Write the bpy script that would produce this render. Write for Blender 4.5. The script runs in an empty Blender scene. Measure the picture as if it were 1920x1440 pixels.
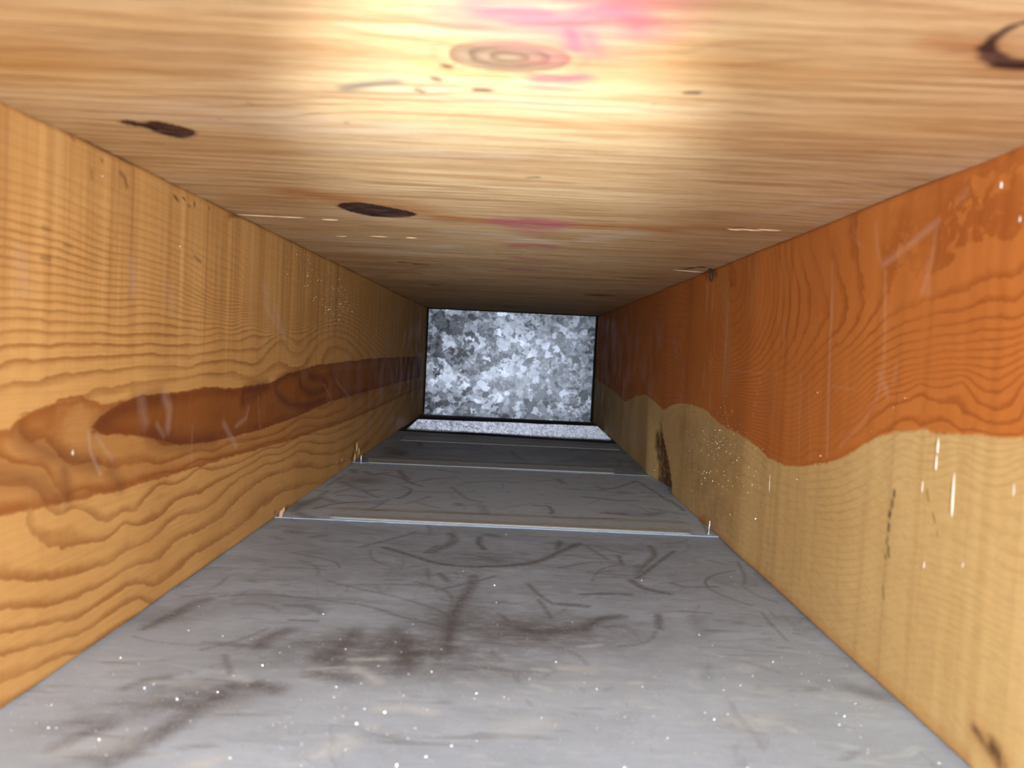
import bpy, bmesh, math, random
import numpy as np
from mathutils import Vector, Matrix

# ------------------------------------------------------------------ frame
# x right, y into the duct, z up; metres.  Joist bay 368 mm wide, 231 mm high.
XL, XR, ZC, YE = -0.1903, 0.1777, 0.2310, 1.675
HC = 0.14875
S = bpy.context.scene
C = S.collection

# ------------------------------------------------------------------ camera
cd = bpy.data.cameras.new('camera')
cam = bpy.data.objects.new('camera', cd); C.objects.link(cam)
cd.sensor_width = 36.0; cd.lens = 36.0 * 1450 / 1920; cd.clip_start = 0.005
pi_, ya, ro = -4.42145591e-02, -1.05169928e-04, -4.82527581e-02
fw = Vector((math.sin(ya) * math.cos(pi_), math.cos(ya) * math.cos(pi_), math.sin(pi_)))
r0 = fw.cross(Vector((0, 0, 1))).normalized(); d0 = fw.cross(r0)
r2 = math.cos(ro) * r0 + math.sin(ro) * d0
d2 = -math.sin(ro) * r0 + math.cos(ro) * d0
m = Matrix(((r2.x, -d2.x, -fw.x), (r2.y, -d2.y, -fw.y), (r2.z, -d2.z, -fw.z))).to_4x4()
m.translation = Vector((0, 0, HC))
cam.matrix_world = m
cd.dof.use_dof = True; cd.dof.focus_distance = 0.85; cd.dof.aperture_fstop = 13.0
S.camera = cam

# ------------------------------------------------------------------ world, lamps, exposure
w = bpy.data.worlds.new('world'); S.world = w; w.use_nodes = True
w.node_tree.nodes['Background'].inputs[0].default_value = (0.5, 0.55, 0.6, 1)
w.node_tree.nodes['Background'].inputs[1].default_value = 0.01

def lamp(name, kind, loc, energy, color, size, target=None, cone=None, blend=1.0):
    l = bpy.data.lights.new(name, kind); l.energy = energy; l.color = color
    l.shadow_soft_size = size
    o = bpy.data.objects.new(name, l); C.objects.link(o); o.location = loc
    if target is not None:
        o.rotation_euler = (Vector(target) - Vector(loc)).to_track_quat('-Z', 'Y').to_euler()
    if cone: l.spot_size = math.radians(cone); l.spot_blend = blend
    return o
# work light at the mouth of the duct, behind the photographer
lamp('work_light', 'POINT', (0.03, -0.62, 0.135), 30.0, (0.83, 0.94, 1.19), 0.02)
# flash beside the lens
lamp('camera_flash', 'POINT', (0.012, -0.012, HC + 0.038), 1.5, (0.83, 0.94, 1.19), 0.004)
# narrow torch beam thrown on the ceiling
lamp('torch', 'SPOT', (-0.004, -0.05, HC - 0.03), 17.0, (0.86, 0.96, 1.12), 0.006, (-0.010, 0.325, ZC), 30, 1.0)
S.view_settings.view_transform = 'Standard'
try: S.view_settings.look = 'None'
except Exception: pass
S.view_settings.gamma = 1.0; S.view_settings.use_curve_mapping = False
S.view_settings.exposure = 0.05
S.cycles.max_bounces = 5; S.cycles.diffuse_bounces = 4; S.cycles.glossy_bounces = 2
S.cycles.use_adaptive_sampling = True; S.cycles.adaptive_threshold = 0.03

# ------------------------------------------------------------------ node helper
class N:
    def __init__(s, name):
        s.m = bpy.data.materials.new(name); s.m.use_nodes = True
        s.t = s.m.node_tree; s.n = s.t.nodes; s.l = s.t.links
        s.bsdf = s.n['Principled BSDF']
        s._c = None
    def _in(s, sock, v):
        if isinstance(v, bpy.types.NodeSocket): s.l.new(v, sock)
        elif isinstance(v, (tuple, list)) and sock.type == 'RGBA': sock.default_value = tuple(v) + (1,) * (4 - len(v))
        else: sock.default_value = v
    def co(s):
        if s._c is None: s._c = s.n.new('ShaderNodeTexCoord').outputs['Object']
        return s._c
    def map(s, v, scale=(1, 1, 1), loc=(0, 0, 0)):
        k = s.n.new('ShaderNodeMapping'); s._in(k.inputs[0], v); k.inputs['Scale'].default_value = scale; k.inputs['Location'].default_value = loc
        return k.outputs[0]
    def math(s, op, a, b=0.0, clamp=False):
        k = s.n.new('ShaderNodeMath'); k.operation = op; k.use_clamp = clamp
        s._in(k.inputs[0], a); s._in(k.inputs[1], b); return k.outputs[0]
    def vm(s, op, a, b=None, scale=None):
        k = s.n.new('ShaderNodeVectorMath'); k.operation = op; s._in(k.inputs[0], a)
        if b is not None: s._in(k.inputs[1], b)
        if scale is not None: s._in(k.inputs['Scale'], scale)
        return k.outputs[0]
    def add(s, a, b): return s.math('ADD', a, b)
    def sub(s, a, b): return s.math('SUBTRACT', a, b)
    def mul(s, a, b): return s.math('MULTIPLY', a, b)
    def noise(s, v, scale, detail=2.0, rough=0.5, dist=0.0, color=False):
        k = s.n.new('ShaderNodeTexNoise'); s._in(k.inputs['Vector'], v); k.inputs['Scale'].default_value = scale
        k.inputs['Detail'].default_value = detail; k.inputs['Roughness'].default_value = rough; k.inputs['Distortion'].default_value = dist
        return k.outputs['Color' if color else 'Fac']
    def vor(s, v, scale, color=True, feature='F1', rnd=1.0):
        k = s.n.new('ShaderNodeTexVoronoi'); k.feature = feature; s._in(k.inputs['Vector'], v); k.inputs['Scale'].default_value = scale
        k.inputs['Randomness'].default_value = rnd
        return k.outputs['Color' if color else 'Distance']
    def attr(s, name):
        k = s.n.new('ShaderNodeAttribute'); k.attribute_name = name; return k.outputs['Fac']
    def ss(s, x, a, b, lo=0.0, hi=1.0):
        k = s.n.new('ShaderNodeMapRange'); k.interpolation_type = 'SMOOTHSTEP'; s._in(k.inputs[0], x)
        k.inputs[1].default_value = a; k.inputs[2].default_value = b; k.inputs[3].default_value = lo; k.inputs[4].default_value = hi
        return k.outputs[0]
    def lin(s, x, a, b, lo=0.0, hi=1.0):
        k = s.n.new('ShaderNodeMapRange'); s._in(k.inputs[0], x)
        k.inputs[1].default_value = a; k.inputs[2].default_value = b; k.inputs[3].default_value = lo; k.inputs[4].default_value = hi
        return k.outputs[0]
    def mix(s, f, a, b, mode='MIX'):
        k = s.n.new('ShaderNodeMix'); k.data_type = 'RGBA'; k.blend_type = mode; k.clamp_factor = True
        s._in(k.inputs[0], f); s._in(k.inputs[6], a); s._in(k.inputs[7], b); return k.outputs[2]
    def bw(s, f):      # grey from scalar
        k = s.n.new('ShaderNodeCombineColor'); [s._in(k.inputs[i], f) for i in range(3)]; return k.outputs[0]
    def sep(s, c, i):
        k = s.n.new('ShaderNodeSeparateColor'); s._in(k.inputs[0], c); return k.outputs[i]
    def bump(s, h, strength=0.2, dist=0.001):
        k = s.n.new('ShaderNodeBump'); k.inputs['Strength'].default_value = strength; k.inputs['Distance'].default_value = dist
        s._in(k.inputs['Height'], h); return k.outputs[0]
    def out(s, color, rough=0.5, metal=0.0, normal=None, spec=0.5, coat=0.0, coat_r=0.2):
        b = s.bsdf
        s._in(b.inputs['Base Color'], color); s._in(b.inputs['Roughness'], rough); s._in(b.inputs['Metallic'], metal)
        b.inputs['Specular IOR Level'].default_value = spec
        s._in(b.inputs['Coat Weight'], coat); b.inputs['Coat Roughness'].default_value = coat_r
        if normal is not None: s.l.new(normal, b.inputs['Normal'])
        return s.m

# ------------------------------------------------------------------ field helpers (numpy, surface coordinates in mm)
def tps(lines, scale, lam=0.02):
    """smooth scalar field through traced grain lines: [(value, [(u,v)...])...]"""
    P, V = [], []
    for val, L in lines:
        for p in L: P.append(scale(np.array(p, float))); V.append(val)
    P = np.array(P); V = np.array(V, float); n = len(P)
    def k(r2): return np.where(r2 > 1e-12, r2 * np.log(np.maximum(r2, 1e-12)), 0.0)
    d = ((P[:, None] - P[None]) ** 2).sum(-1)
    A = np.zeros((n + 3, n + 3)); A[:n, :n] = k(d) + lam * np.eye(n)
    A[:n, n] = 1; A[:n, n + 1:] = P; A[n:, :n] = A[:n, n:].T
    sol = np.linalg.solve(A, np.concatenate([V, np.zeros(3)]))
    def ev(U, W):
        Q = scale(np.stack([U.ravel(), W.ravel()], -1)); out = np.empty(len(Q))
        for i in range(0, len(Q), 20000):
            q = Q[i:i + 20000]; dd = ((q[:, None] - P[None]) ** 2).sum(-1)
            out[i:i + 20000] = k(dd) @ sol[:n] + sol[n] + q @ sol[n + 1:]
        return out.reshape(U.shape)
    return ev

def seg_dist(U, W, L, closed=False):
    L = list(L) + ([L[0]] if closed else [])
    best = np.full(U.shape, 1e9)
    for (ax, ay), (bx, by) in zip(L[:-1], L[1:]):
        dx, dy = bx - ax, by - ay; q = dx * dx + dy * dy + 1e-12
        t = np.clip(((U - ax) * dx + (W - ay) * dy) / q, 0, 1)
        best = np.minimum(best, np.hypot(U - ax - t * dx, W - ay - t * dy))
    return best

def inside(U, W, L):
    c = np.zeros(U.shape, bool); n = len(L)
    for i in range(n):
        x1, y1 = L[i]; x2, y2 = L[(i + 1) % n]
        if y1 == y2: continue
        hit = ((y1 > W) != (y2 > W)) & (U < (x2 - x1) * (W - y1) / (y2 - y1) + x1)
        c ^= hit
    return c

def sdist(U, W, L, clip=12.0):      # signed distance, mm, + inside
    L = np.array(L, float); pad = clip + 2
    out = np.full(U.shape, -clip)
    s = (U > L[:, 0].min() - pad) & (U < L[:, 0].max() + pad) & (W > L[:, 1].min() - pad) & (W < L[:, 1].max() + pad)
    if s.any():
        u, v = U[s], W[s]; d = np.minimum(seg_dist(u, v, [tuple(p) for p in L], True), clip)
        out[s] = np.where(inside(u, v, L), d, -d)
    return out

def stroke(F, U, W, L, width, strength=1.0, soft=0.5):
    """lay a stroke (wear, scratch, smear) into field F"""
    L = np.array(L, float); pad = width * 1.5 + 2
    s = (U > L[:, 0].min() - pad) & (U < L[:, 0].max() + pad) & (W > L[:, 1].min() - pad) & (W < L[:, 1].max() + pad)
    if not s.any(): return
    d = seg_dist(U[s], W[s], [tuple(p) for p in L])
    h = width * 0.5
    v = strength * np.clip((h * (1 + soft) - d) / (h * 2 * soft + 1e-6), 0, 1)
    F[s] = np.maximum(F[s], v)

def blob(F, U, W, c, r, strength=1.0, rot=0.0):
    ca, sa = math.cos(rot), math.sin(rot); u, v = U - c[0], W - c[1]
    q = ((u * ca + v * sa) / r[0]) ** 2 + ((-u * sa + v * ca) / r[1]) ** 2
    np.maximum(F, strength * np.exp(-q * 1.2), out=F)

def smooth_curve(L, n=6):           # Catmull-Rom through traced points
    if len(L) < 3: return L
    P = [L[0]] + list(L) + [L[-1]]; out = []
    for i in range(1, len(P) - 2):
        p0, p1, p2, p3 = (np.array(P[j]) for j in (i - 1, i, i + 1, i + 2))
        for k in range(n):
            t = k / n
            out.append(tuple(0.5 * (2 * p1 + (p2 - p0) * t + (2 * p0 - 5 * p1 + 4 * p2 - p3) * t * t + (3 * p1 - p0 - 3 * p2 + p3) * t ** 3)))
    out.append(tuple(P[-2])); return out

# ------------------------------------------------------------------ object helpers
def tag(o, label=None, cat=None, group=None, kind=None):
    for k, v in (('label', label), ('category', cat), ('group', group), ('kind', kind)):
        if v: o[k] = v
    return o

def link_mesh(name, me, mat, parent=None):
    o = bpy.data.objects.new(name, me); C.objects.link(o)
    if mat: me.materials.append(mat)
    if parent: o.parent = parent
    return o

def slab(name, P, back, mat, attrs, parent=None, flip=False, smooth=True):
    """closed board: P (r,c,3) is the modelled face, `back` the offset vector of its rear"""
    r, c, _ = P.shape
    V = P.reshape(-1, 3)
    idx = np.arange(r * c).reshape(r, c)
    ring = np.concatenate([idx[0, :-1], idx[:-1, -1], idx[-1, :0:-1], idx[:0:-1, 0]])
    n = len(ring); base = r * c
    flat = P.reshape(-1, 3)[ring] + np.array(back)
    V = np.concatenate([V, flat])
    q = np.stack([idx[:-1, :-1], idx[:-1, 1:], idx[1:, 1:], idx[1:, :-1]], -1).reshape(-1, 4)
    k = np.arange(n); k2 = (k + 1) % n
    side = np.stack([ring[k], base + k, base + k2, ring[k2]], -1)
    if flip: q = q[:, ::-1]; side = side[:, ::-1]; bk = base + k
    else: bk = (base + k)[::-1]
    quads = np.concatenate([q, side]); nq = len(quads)
    me = bpy.data.meshes.new(name)
    me.vertices.add(len(V)); me.vertices.foreach_set('co', V.astype(np.float32).ravel())
    loops = np.concatenate([quads.ravel(), bk]).astype(np.int32)
    me.loops.add(len(loops)); me.loops.foreach_set('vertex_index', loops)
    me.polygons.add(nq + 1)
    me.polygons.foreach_set('loop_start', np.concatenate([np.arange(nq) * 4, [nq * 4]]).astype(np.int32))
    if smooth:
        sm = np.zeros(nq + 1, bool); sm[:len(q)] = True; me.polygons.foreach_set('use_smooth', sm)
    me.update(calc_edges=True); me.validate()
    for k_, A in attrs.items():
        a = me.attributes.new(k_, 'FLOAT', 'POINT')
        vals = np.concatenate([A.ravel(), A.ravel()[ring]]).astype(np.float32)
        a.data.foreach_set('value', vals)
    return link_mesh(name, me, mat, parent)

def bm_obj(name, bm, mat, parent=None, smooth=False):
    bmesh.ops.recalc_face_normals(bm, faces=bm.faces)
    me = bpy.data.meshes.new(name); bm.to_mesh(me); bm.free()
    if smooth:
        for p in me.polygons: p.use_smooth = True
    return link_mesh(name, me, mat, parent)

rng = np.random.default_rng(7); random.seed(7)
def vnoise(x, seed, cell):          # 1-D value noise
    g = np.random.default_rng(seed).normal(size=4000); t = x / cell + 2000; i = np.floor(t).astype(int); f = t - i; f = f * f * (3 - 2 * f)
    return g[i] * (1 - f) + g[i + 1] * f

# ------------------------------------------------------------------ materials
def wood_left():
    k = N('pine_left'); c = k.co()
    wob = k.noise(k.map(c, (1, 8, 40)), 3.0, 3.0)
    wob2 = k.noise(k.map(c, (1, 40, 60)), 4.0, 3.0, 0.6)
    ph = k.add(k.attr('phase'), k.add(k.mul(k.sub(wob, 0.5), 0.5), k.mul(k.sub(wob2, 0.5), 0.28)))
    t = k.math('FRACT', ph)
    line = k.mul(k.ss(t, 0.45, 0.9), k.ss(t, 0.92, 1.0, 1.0, 0.0))
    lvl = k.mul(k.attr('grain'), k.ss(k.noise(k.map(c, (1, 5, 30)), 2.0, 2.0), 0.3, 0.7, 0.55, 1.0))
    line = k.mul(line, lvl)
    fib = k.noise(k.map(c, (1, 12, 420)), 2.0, 3.0, 0.6)
    base = k.mix(k.noise(k.map(c, (1, 4, 9)), 2.5, 3.0), (0.79, 0.45, 0.135), (0.91, 0.555, 0.19))
    base = k.mix(k.ss(fib, 0.35, 0.75, 0.0, 0.35), base, (0.62, 0.33, 0.09))
    col = k.mix(k.mul(line, 0.8), base, (0.40, 0.155, 0.03))
    e1 = k.add(k.attr('outer'), k.mul(k.sub(k.noise(k.map(c, (1, 30, 70)), 3.0, 4.0, 0.6), 0.5), 4.5))
    o1 = k.ss(e1, -1.0, 0.6)
    ring1 = k.mul(o1, k.ss(e1, 0.0, 7.0, 1.0, 0.52))
    col = k.mix(k.mul(ring1, 0.82), col, (0.40, 0.12, 0.018))
    e2 = k.add(k.attr('core'), k.mul(k.sub(k.noise(k.map(c, (1, 30, 70)), 3.0, 4.0, 0.6), 0.5), 4.5))
    o2 = k.ss(e2, -0.9, 0.5)
    corec = k.mix(k.ss(e2, 0.5, 8.0), (0.27, 0.075, 0.016), (0.36, 0.12, 0.022))
    corec = k.mix(k.ss(k.noise(k.map(c, (1, 14, 40)), 3.0, 4.0), 0.45, 0.75, 0.0, 0.5), corec, (0.24, 0.07, 0.018))
    col = k.mix(k.mul(o2, 0.9), col, corec)
    saw = k.noise(k.map(c, (1, 110, 1.6)), 1.0, 3.0, 0.7)
    sawm = k.attr('saw')
    col = k.mix(k.mul(k.ss(saw, 0.45, 0.72), k.mul(sawm, 0.5)), col, (0.40, 0.19, 0.06))
    col = k.mix(k.mul(k.ss(saw, 0.5, 0.3), k.mul(sawm, 0.35)), col, (0.86, 0.62, 0.30))
    col = k.mix(k.mul(k.attr('dark'), 0.8), col, (0.17, 0.05, 0.018))
    col = k.mix(k.attr('spot'), col, (0.13, 0.055, 0.02))
    col = k.mix(k.mul(k.attr('scuff'), 0.33), col, (0.85, 0.70, 0.58))
    h = k.add(k.mul(line, 0.5), k.add(k.mul(saw, k.mul(sawm, 1.2)), k.mul(fib, 0.25)))
    rough = k.lin(k.noise(c, 30.0, 2.0), 0.3, 0.7, 0.48, 0.65)
    return k.out(col, rough, normal=k.bump(h, 0.35, 0.0006), spec=0.25)

def wood_right():
    k = N('pine_right'); c = k.co()
    wob = k.noise(k.map(c, (1, 10, 14)), 3.0, 3.0)
    wob2 = k.noise(k.map(c, (1, 40, 50)), 4.0, 3.0, 0.6)
    e = k.add(k.attr('sap'), k.mul(k.sub(k.noise(k.map(c, (1, 40, 40)), 3.0, 5.0, 0.65), 0.5), 5.0))
    sap = k.ss(e, -0.8, 1.2)
    ph = k.add(k.attr('phase'), k.add(k.mul(k.sub(wob, 0.5), 0.5), k.mul(k.sub(wob2, 0.5), 0.5)))
    t = k.math('FRACT', ph)
    line = k.mul(k.ss(t, 0.55, 0.9), k.ss(t, 0.93, 1.0, 1.0, 0.0))
    lvl = k.mul(k.attr('grain'), k.ss(k.noise(k.map(c, (1, 8, 8)), 2.0, 2.0), 0.35, 0.65, 0.35, 1.0))
    line = k.mul(line, lvl)
    fib = k.noise(k.map(c, (1, 60, 200)), 2.0, 3.0, 0.6)
    n1 = k.noise(k.map(c, (1, 5, 8)), 2.5, 3.0)
    heart = k.mix(n1, (0.62, 0.20, 0.042), (0.76, 0.285, 0.062))
    heart = k.mix(k.mul(line, 0.62), heart, (0.40, 0.10, 0.016))
    sapc = k.mix(n1, (0.78, 0.55, 0.21), (0.90, 0.69, 0.31))
    sapc = k.mix(k.mul(line, 0.27), sapc, (0.52, 0.27, 0.07))
    sapc = k.mix(k.ss(fib, 0.4, 0.75, 0.0, 0.25), sapc, (0.55, 0.34, 0.12))
    sapc = k.mix(k.mul(k.attr('grime'), k.ss(k.noise(k.map(c, (1, 20, 30)), 3.0, 4.0), 0.35, 0.65, 0.25, 0.75)), sapc, (0.48, 0.30, 0.13))
    pale = k.attr('pale')
    heart = k.mix(k.mul(pale, 0.75), heart, (0.62, 0.32, 0.10))
    col = k.mix(sap, heart, sapc)
    col = k.mix(k.mul(k.attr('rededge'), 0.7), col, (0.62, 0.22, 0.04))
    saw = k.noise(k.map(c, (1, 130, 1.2)), 1.0, 3.0, 0.7)
    col = k.mix(k.ss(saw, 0.5, 0.75, 0.0, 0.10), col, (0.30, 0.10, 0.03))
    col = k.mix(k.mul(k.attr('scuff'), 0.42), col, (0.80, 0.56, 0.38))
    kn = k.attr('knot')
    col = k.mix(k.mul(kn, k.ss(k.noise(c, 160.0, 4.0), 0.25, 0.6, 0.45, 1.0)), col, (0.10, 0.032, 0.014))
    col = k.mix(k.attr('mark'), col, (0.035, 0.020, 0.018))
    h = k.add(k.mul(line, 0.4), k.add(k.mul(saw, 0.5), k.mul(fib, 0.3)))
    rough = k.lin(k.noise(c, 30.0, 2.0), 0.3, 0.7, 0.48, 0.65)
    return k.out(col, rough, normal=k.bump(h, 0.3, 0.0005), spec=0.25)

def wood_ceiling():
    k = N('plywood'); c = k.co()
    wob = k.noise(k.map(c, (2.5, 9, 1)), 2.0, 3.0)
    ph = k.add(k.attr('phase'), k.mul(k.sub(wob, 0.5), 5.0))
    t = k.math('FRACT', ph)
    line = k.mul(k.ss(t, 0.4, 0.9), k.ss(t, 0.9, 1.0, 1.0, 0.0))
    line = k.mul(line, k.ss(k.noise(k.map(c, (4, 12, 1)), 2.0, 3.0), 0.35, 0.7, 0.0, 1.0))
    fib = k.noise(k.map(c, (13, 210, 1)), 1.0, 5.0, 0.7)
    band = k.noise(k.map(c, (4.5, 28, 1)), 1.0, 4.0, 0.6)
    fib2 = k.noise(k.map(c, (22, 700, 1)), 1.0, 3.0, 0.6)
    big = k.noise(k.map(c, (3, 16, 1)), 1.5, 3.0)
    base = k.mix(big, (0.76, 0.51, 0.23), (0.88, 0.66, 0.36))
    base = k.mix(k.ss(fib, 0.42, 0.64, 0.0, 0.75), base, (0.48, 0.26, 0.11))
    base = k.mix(k.ss(fib2, 0.5, 0.85, 0.0, 0.4), base, (0.42, 0.24, 0.10))
    base = k.mix(k.ss(band, 0.5, 0.66, 0.0, 0.5), base, (0.55, 0.29, 0.11))
    base = k.mix(k.ss(band, 0.46, 0.3, 0.0, 0.5), base, (0.90, 0.74, 0.52))
    col = k.mix(k.mul(line, 0.28), base, (0.45, 0.22, 0.07))
    col = k.mix(k.mul(k.attr('yellow'), 0.55), col, (0.70, 0.37, 0.08))
    brk = k.noise(k.map(c, (14, 40, 1)), 3.0, 4.0, 0.65)
    col = k.mix(k.mul(k.attr('orange'), k.ss(brk, 0.25, 0.6, 0.35, 0.95)), col, (0.52, 0.18, 0.035))
    col = k.mix(k.mul(k.attr('pale'), k.ss(brk, 0.3, 0.6, 0.2, 0.8)), col, (0.86, 0.74, 0.55))
    kr = k.attr('ring')
    krl = k.math('FRACT', k.add(k.mul(kr, 2.6), k.mul(k.sub(brk, 0.5), 0.9)))
    km = k.ss(kr, 0.95, 1.15, 1.0, 0.0)
    col = k.mix(k.mul(km, 0.9), col, (0.33, 0.22, 0.13))
    col = k.mix(k.mul(k.mul(k.ss(kr, 1.7, 1.0), k.ss(krl, 0.35, 0.95)), 0.75), col, (0.17, 0.09, 0.05))
    col = k.mix(k.mul(k.attr('brown'), 0.75), col, (0.34, 0.15, 0.09))
    pk = k.mul(k.attr('pink'), k.ss(brk, 0.28, 0.55, 0.45, 1.0))
    col = k.mix(k.mul(pk, 1.0), col, (0.60, 0.16, 0.19))
    hole = k.math('MAXIMUM', k.attr('hole'), k.ss(k.attr('hollow'), -0.6, 1.0))
    hc = k.mix(k.ss(k.noise(k.map(c, (30, 110, 1)), 3.0, 4.0), 0.35, 0.7), (0.030, 0.012, 0.012), (0.15, 0.075, 0.055))
    col = k.mix(hole, col, hc)
    col = k.mix(k.attr('crack'), col, (0.07, 0.03, 0.018))
    col = k.mix(k.mul(k.attr('gray'), 0.9), col, (0.17, 0.16, 0.13))
    h = k.add(fib, k.add(k.mul(fib2, 0.6), k.mul(line, 0.4)))
    return k.out(col, 0.6, normal=k.bump(h, 0.6, 0.0009), spec=0.2)

def sheet_floor():
    k = N('dusty_galvanized'); c = k.co()
    wv = k.vm('ADD', k.map(c, (26, 60, 1)), k.vm('SCALE', k.noise(k.map(c, (40, 90, 1)), 1.0, 4.0, 0.6, color=True), scale=1.6))
    cell = k.sep(k.vor(wv, 0.9), 0)
    cloud = k.noise(k.map(c, (7, 13, 1)), 1.6, 4.0, 0.6)
    fine = k.noise(k.map(c, (60, 220, 1)), 1.5, 4.0, 0.65)
    v = k.add(k.mul(k.sub(cell, 0.5), 0.13), k.add(k.mul(k.sub(cloud, 0.5), 0.42), k.mul(k.sub(fine, 0.5), 0.3)))
    v = k.add(v, 0.60)
    base = k.mix(0.0, k.bw(v), (0, 0, 0))
    base = k.mix(1.0, base, (0.72, 1.0, 1.34), 'MULTIPLY')
    wear = k.attr('lighten')                # lighter metal near the mouth and over the whole middle sheet
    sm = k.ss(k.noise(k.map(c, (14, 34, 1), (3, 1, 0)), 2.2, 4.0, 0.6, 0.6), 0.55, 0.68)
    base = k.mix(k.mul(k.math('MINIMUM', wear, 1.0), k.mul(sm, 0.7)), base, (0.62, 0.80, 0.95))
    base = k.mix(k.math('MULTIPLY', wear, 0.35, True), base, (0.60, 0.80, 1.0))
    soil = k.attr('soil')
    brk = k.noise(k.map(c, (40, 70, 1)), 2.0, 5.0, 0.7)
    soilm = k.mul(soil, k.ss(brk, 0.25, 0.62, 0.35, 1.0))
    base = k.mix(k.mul(soilm, 0.92), base, (0.105, 0.105, 0.115))
    st = k.attr('streak')
    stb = k.mul(st, k.ss(k.noise(k.map(c, (120, 120, 1)), 2.0, 4.0, 0.7), 0.3, 0.6, 0.45, 1.0))
    base = k.mix(k.mul(stb, 0.85), base, (0.075, 0.070, 0.072))
    # random faint finger-drag marks
    for i, (sc, lo, hi, a) in enumerate((((9, 55, 1), 0.60, 0.70, 0.30), ((30, 14, 1), 0.64, 0.74, 0.22))):
        q = k.noise(k.map(c, sc, (i * 7.3, i * 3.1, 0)), 2.0, 2.5, 0.5, 1.2)
        base = k.mix(k.mul(k.ss(q, lo, hi), a), base, (0.13, 0.12, 0.12))
    base = k.mix(k.mul(k.attr('lite'), 0.95), base, (0.72, 0.90, 1.0))
    base = k.mix(k.mul(k.attr('green'), 0.35), base, (0.30, 0.33, 0.26))
    nrm = k.bump(k.add(fine, k.mul(cloud, 0.6)), 0.15, 0.0004)
    return k.out(base, 0.52, metal=0.0, normal=nrm, spec=0.5)

def spangle(name, dark, light, s1, fleck, metal=0.55, rough=0.42, tilt=0.22, aniso_streak=True):
    k = N(name); c = k.co()
    n1 = k.vm('SCALE', k.vm('SUBTRACT', k.noise(c, s1 * 1.3, 4.0, 0.62, color=True), (0.5, 0.5, 0.5)), scale=1.5)
    wv = k.vm('ADD', k.map(c, (s1, s1, s1)), n1)
    v1 = k.vor(wv, 1.0)
    n2 = k.vm('SCALE', k.vm('SUBTRACT', k.noise(c, s1 * 3.2, 4.0, 0.62, color=True), (0.5, 0.5, 0.5)), scale=1.6)
    v2 = k.vor(k.vm('ADD', k.map(c, (s1 * 2.6, s1 * 2.6, s1 * 2.6), (3, 5, 1)), n2), 1.0)
    n3 = k.vm('SCALE', k.vm('SUBTRACT', k.noise(c, s1 * 9, 4.0, 0.62, color=True), (0.5, 0.5, 0.5)), scale=1.8)
    v3 = k.vor(k.vm('ADD', k.map(c, (s1 * 6, s1 * 6, s1 * 6), (1, 8, 4)), n3), 1.0)
    g = k.mix(k.ss(k.sep(v2, 2), 0.45, 0.5), v1, k.mix(k.ss(k.sep(v1, 2), 0.5, 0.55), v2, v3))
    g = k.mix(0.22, g, v3)
    val = k.sep(g, 0)
    val = k.add(val, k.mul(k.sub(k.noise(c, s1 * 9, 3.0), 0.5), 0.25))
    if aniso_streak:
        st = k.noise(k.map(c, (230, 1, 9)), 1.0, 3.0, 0.7)
        val = k.add(val, k.mul(k.sub(st, 0.5), 0.55))
    col = k.mix(k.ss(val, 0.2, 0.78), dark, light)
    col = k.mix(k.mul(k.ss(k.sep(v2, 1), 0.84, 0.90), fleck), col, (0.60, 0.62, 0.65))
    gn = k.n.new('ShaderNodeNewGeometry').outputs['Normal']
    off = k.vm('SCALE', k.vm('SUBTRACT', k.mix(0.5, v1, v2), (0.5, 0.5, 0.5)), scale=tilt)
    nrm = k.vm('NORMALIZE', k.vm('ADD', gn, off))
    return k.out(col, rough, metal=metal, normal=nrm, spec=0.5)

def plain_metal(name, col, rough=0.4, metal=0.8, nscale=200.0, var=0.25):
    k = N(name); c = k.co()
    n = k.noise(c, nscale, 4.0, 0.6)
    a = tuple(x * (1 - var) for x in col); b = tuple(min(1, x * (1 + var)) for x in col)
    return k.out(k.mix(n, a, b), rough, metal=metal, normal=k.bump(n, 0.2, 0.0003))

def chip_wood(name, a, b):
    k = N(name); c = k.co()
    n = k.noise(k.map(c, (300, 40, 300)), 1.0, 4.0)
    return k.out(k.mix(n, a, b), 0.45, normal=k.bump(n, 0.3, 0.0003))

M_left, M_right, M_ceil, M_floor = wood_left(), wood_right(), wood_ceiling(), sheet_floor()
M_cap = spangle('spangled_zinc', (0.085, 0.088, 0.086), (0.21, 0.218, 0.215), 30.0, 0.2, metal=0.8, rough=0.32, tilt=0.13)
M_lip = spangle('fine_zinc', (0.34, 0.36, 0.38), (0.98, 0.99, 1.0), 240.0, 0.7, metal=0.55, rough=0.48, tilt=0.2, aniso_streak=False)
M_dark = plain_metal('dark_steel', (0.06, 0.055, 0.06), 0.6, 0.3)  # near-black; on the strip under the end plate it stands for shade
M_edge = plain_metal('bright_cut_steel', (0.40, 0.41, 0.35), 0.5, 0.25, 900.0, 0.35)
M_screw = plain_metal('bright_screw_steel', (0.78, 0.80, 0.82), 0.25, 0.9)
M_nail = plain_metal('dark_nail_steel', (0.035, 0.032, 0.028), 0.5, 0.2)
M_resin = chip_wood('glint_pale_resin', (0.92, 0.84, 0.66), (0.97, 0.93, 0.82))  # near-white colour stands in for the glints on the resin drops
M_chip = chip_wood('torn_wood', (0.62, 0.36, 0.15), (0.86, 0.62, 0.36))
M_grit = plain_metal('bright_grit', (0.92, 0.92, 0.92), 0.32, 1.0)
M_gritw = plain_metal('resin_glint', (0.95, 0.80, 0.58), 0.42, 1.0)

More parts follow.
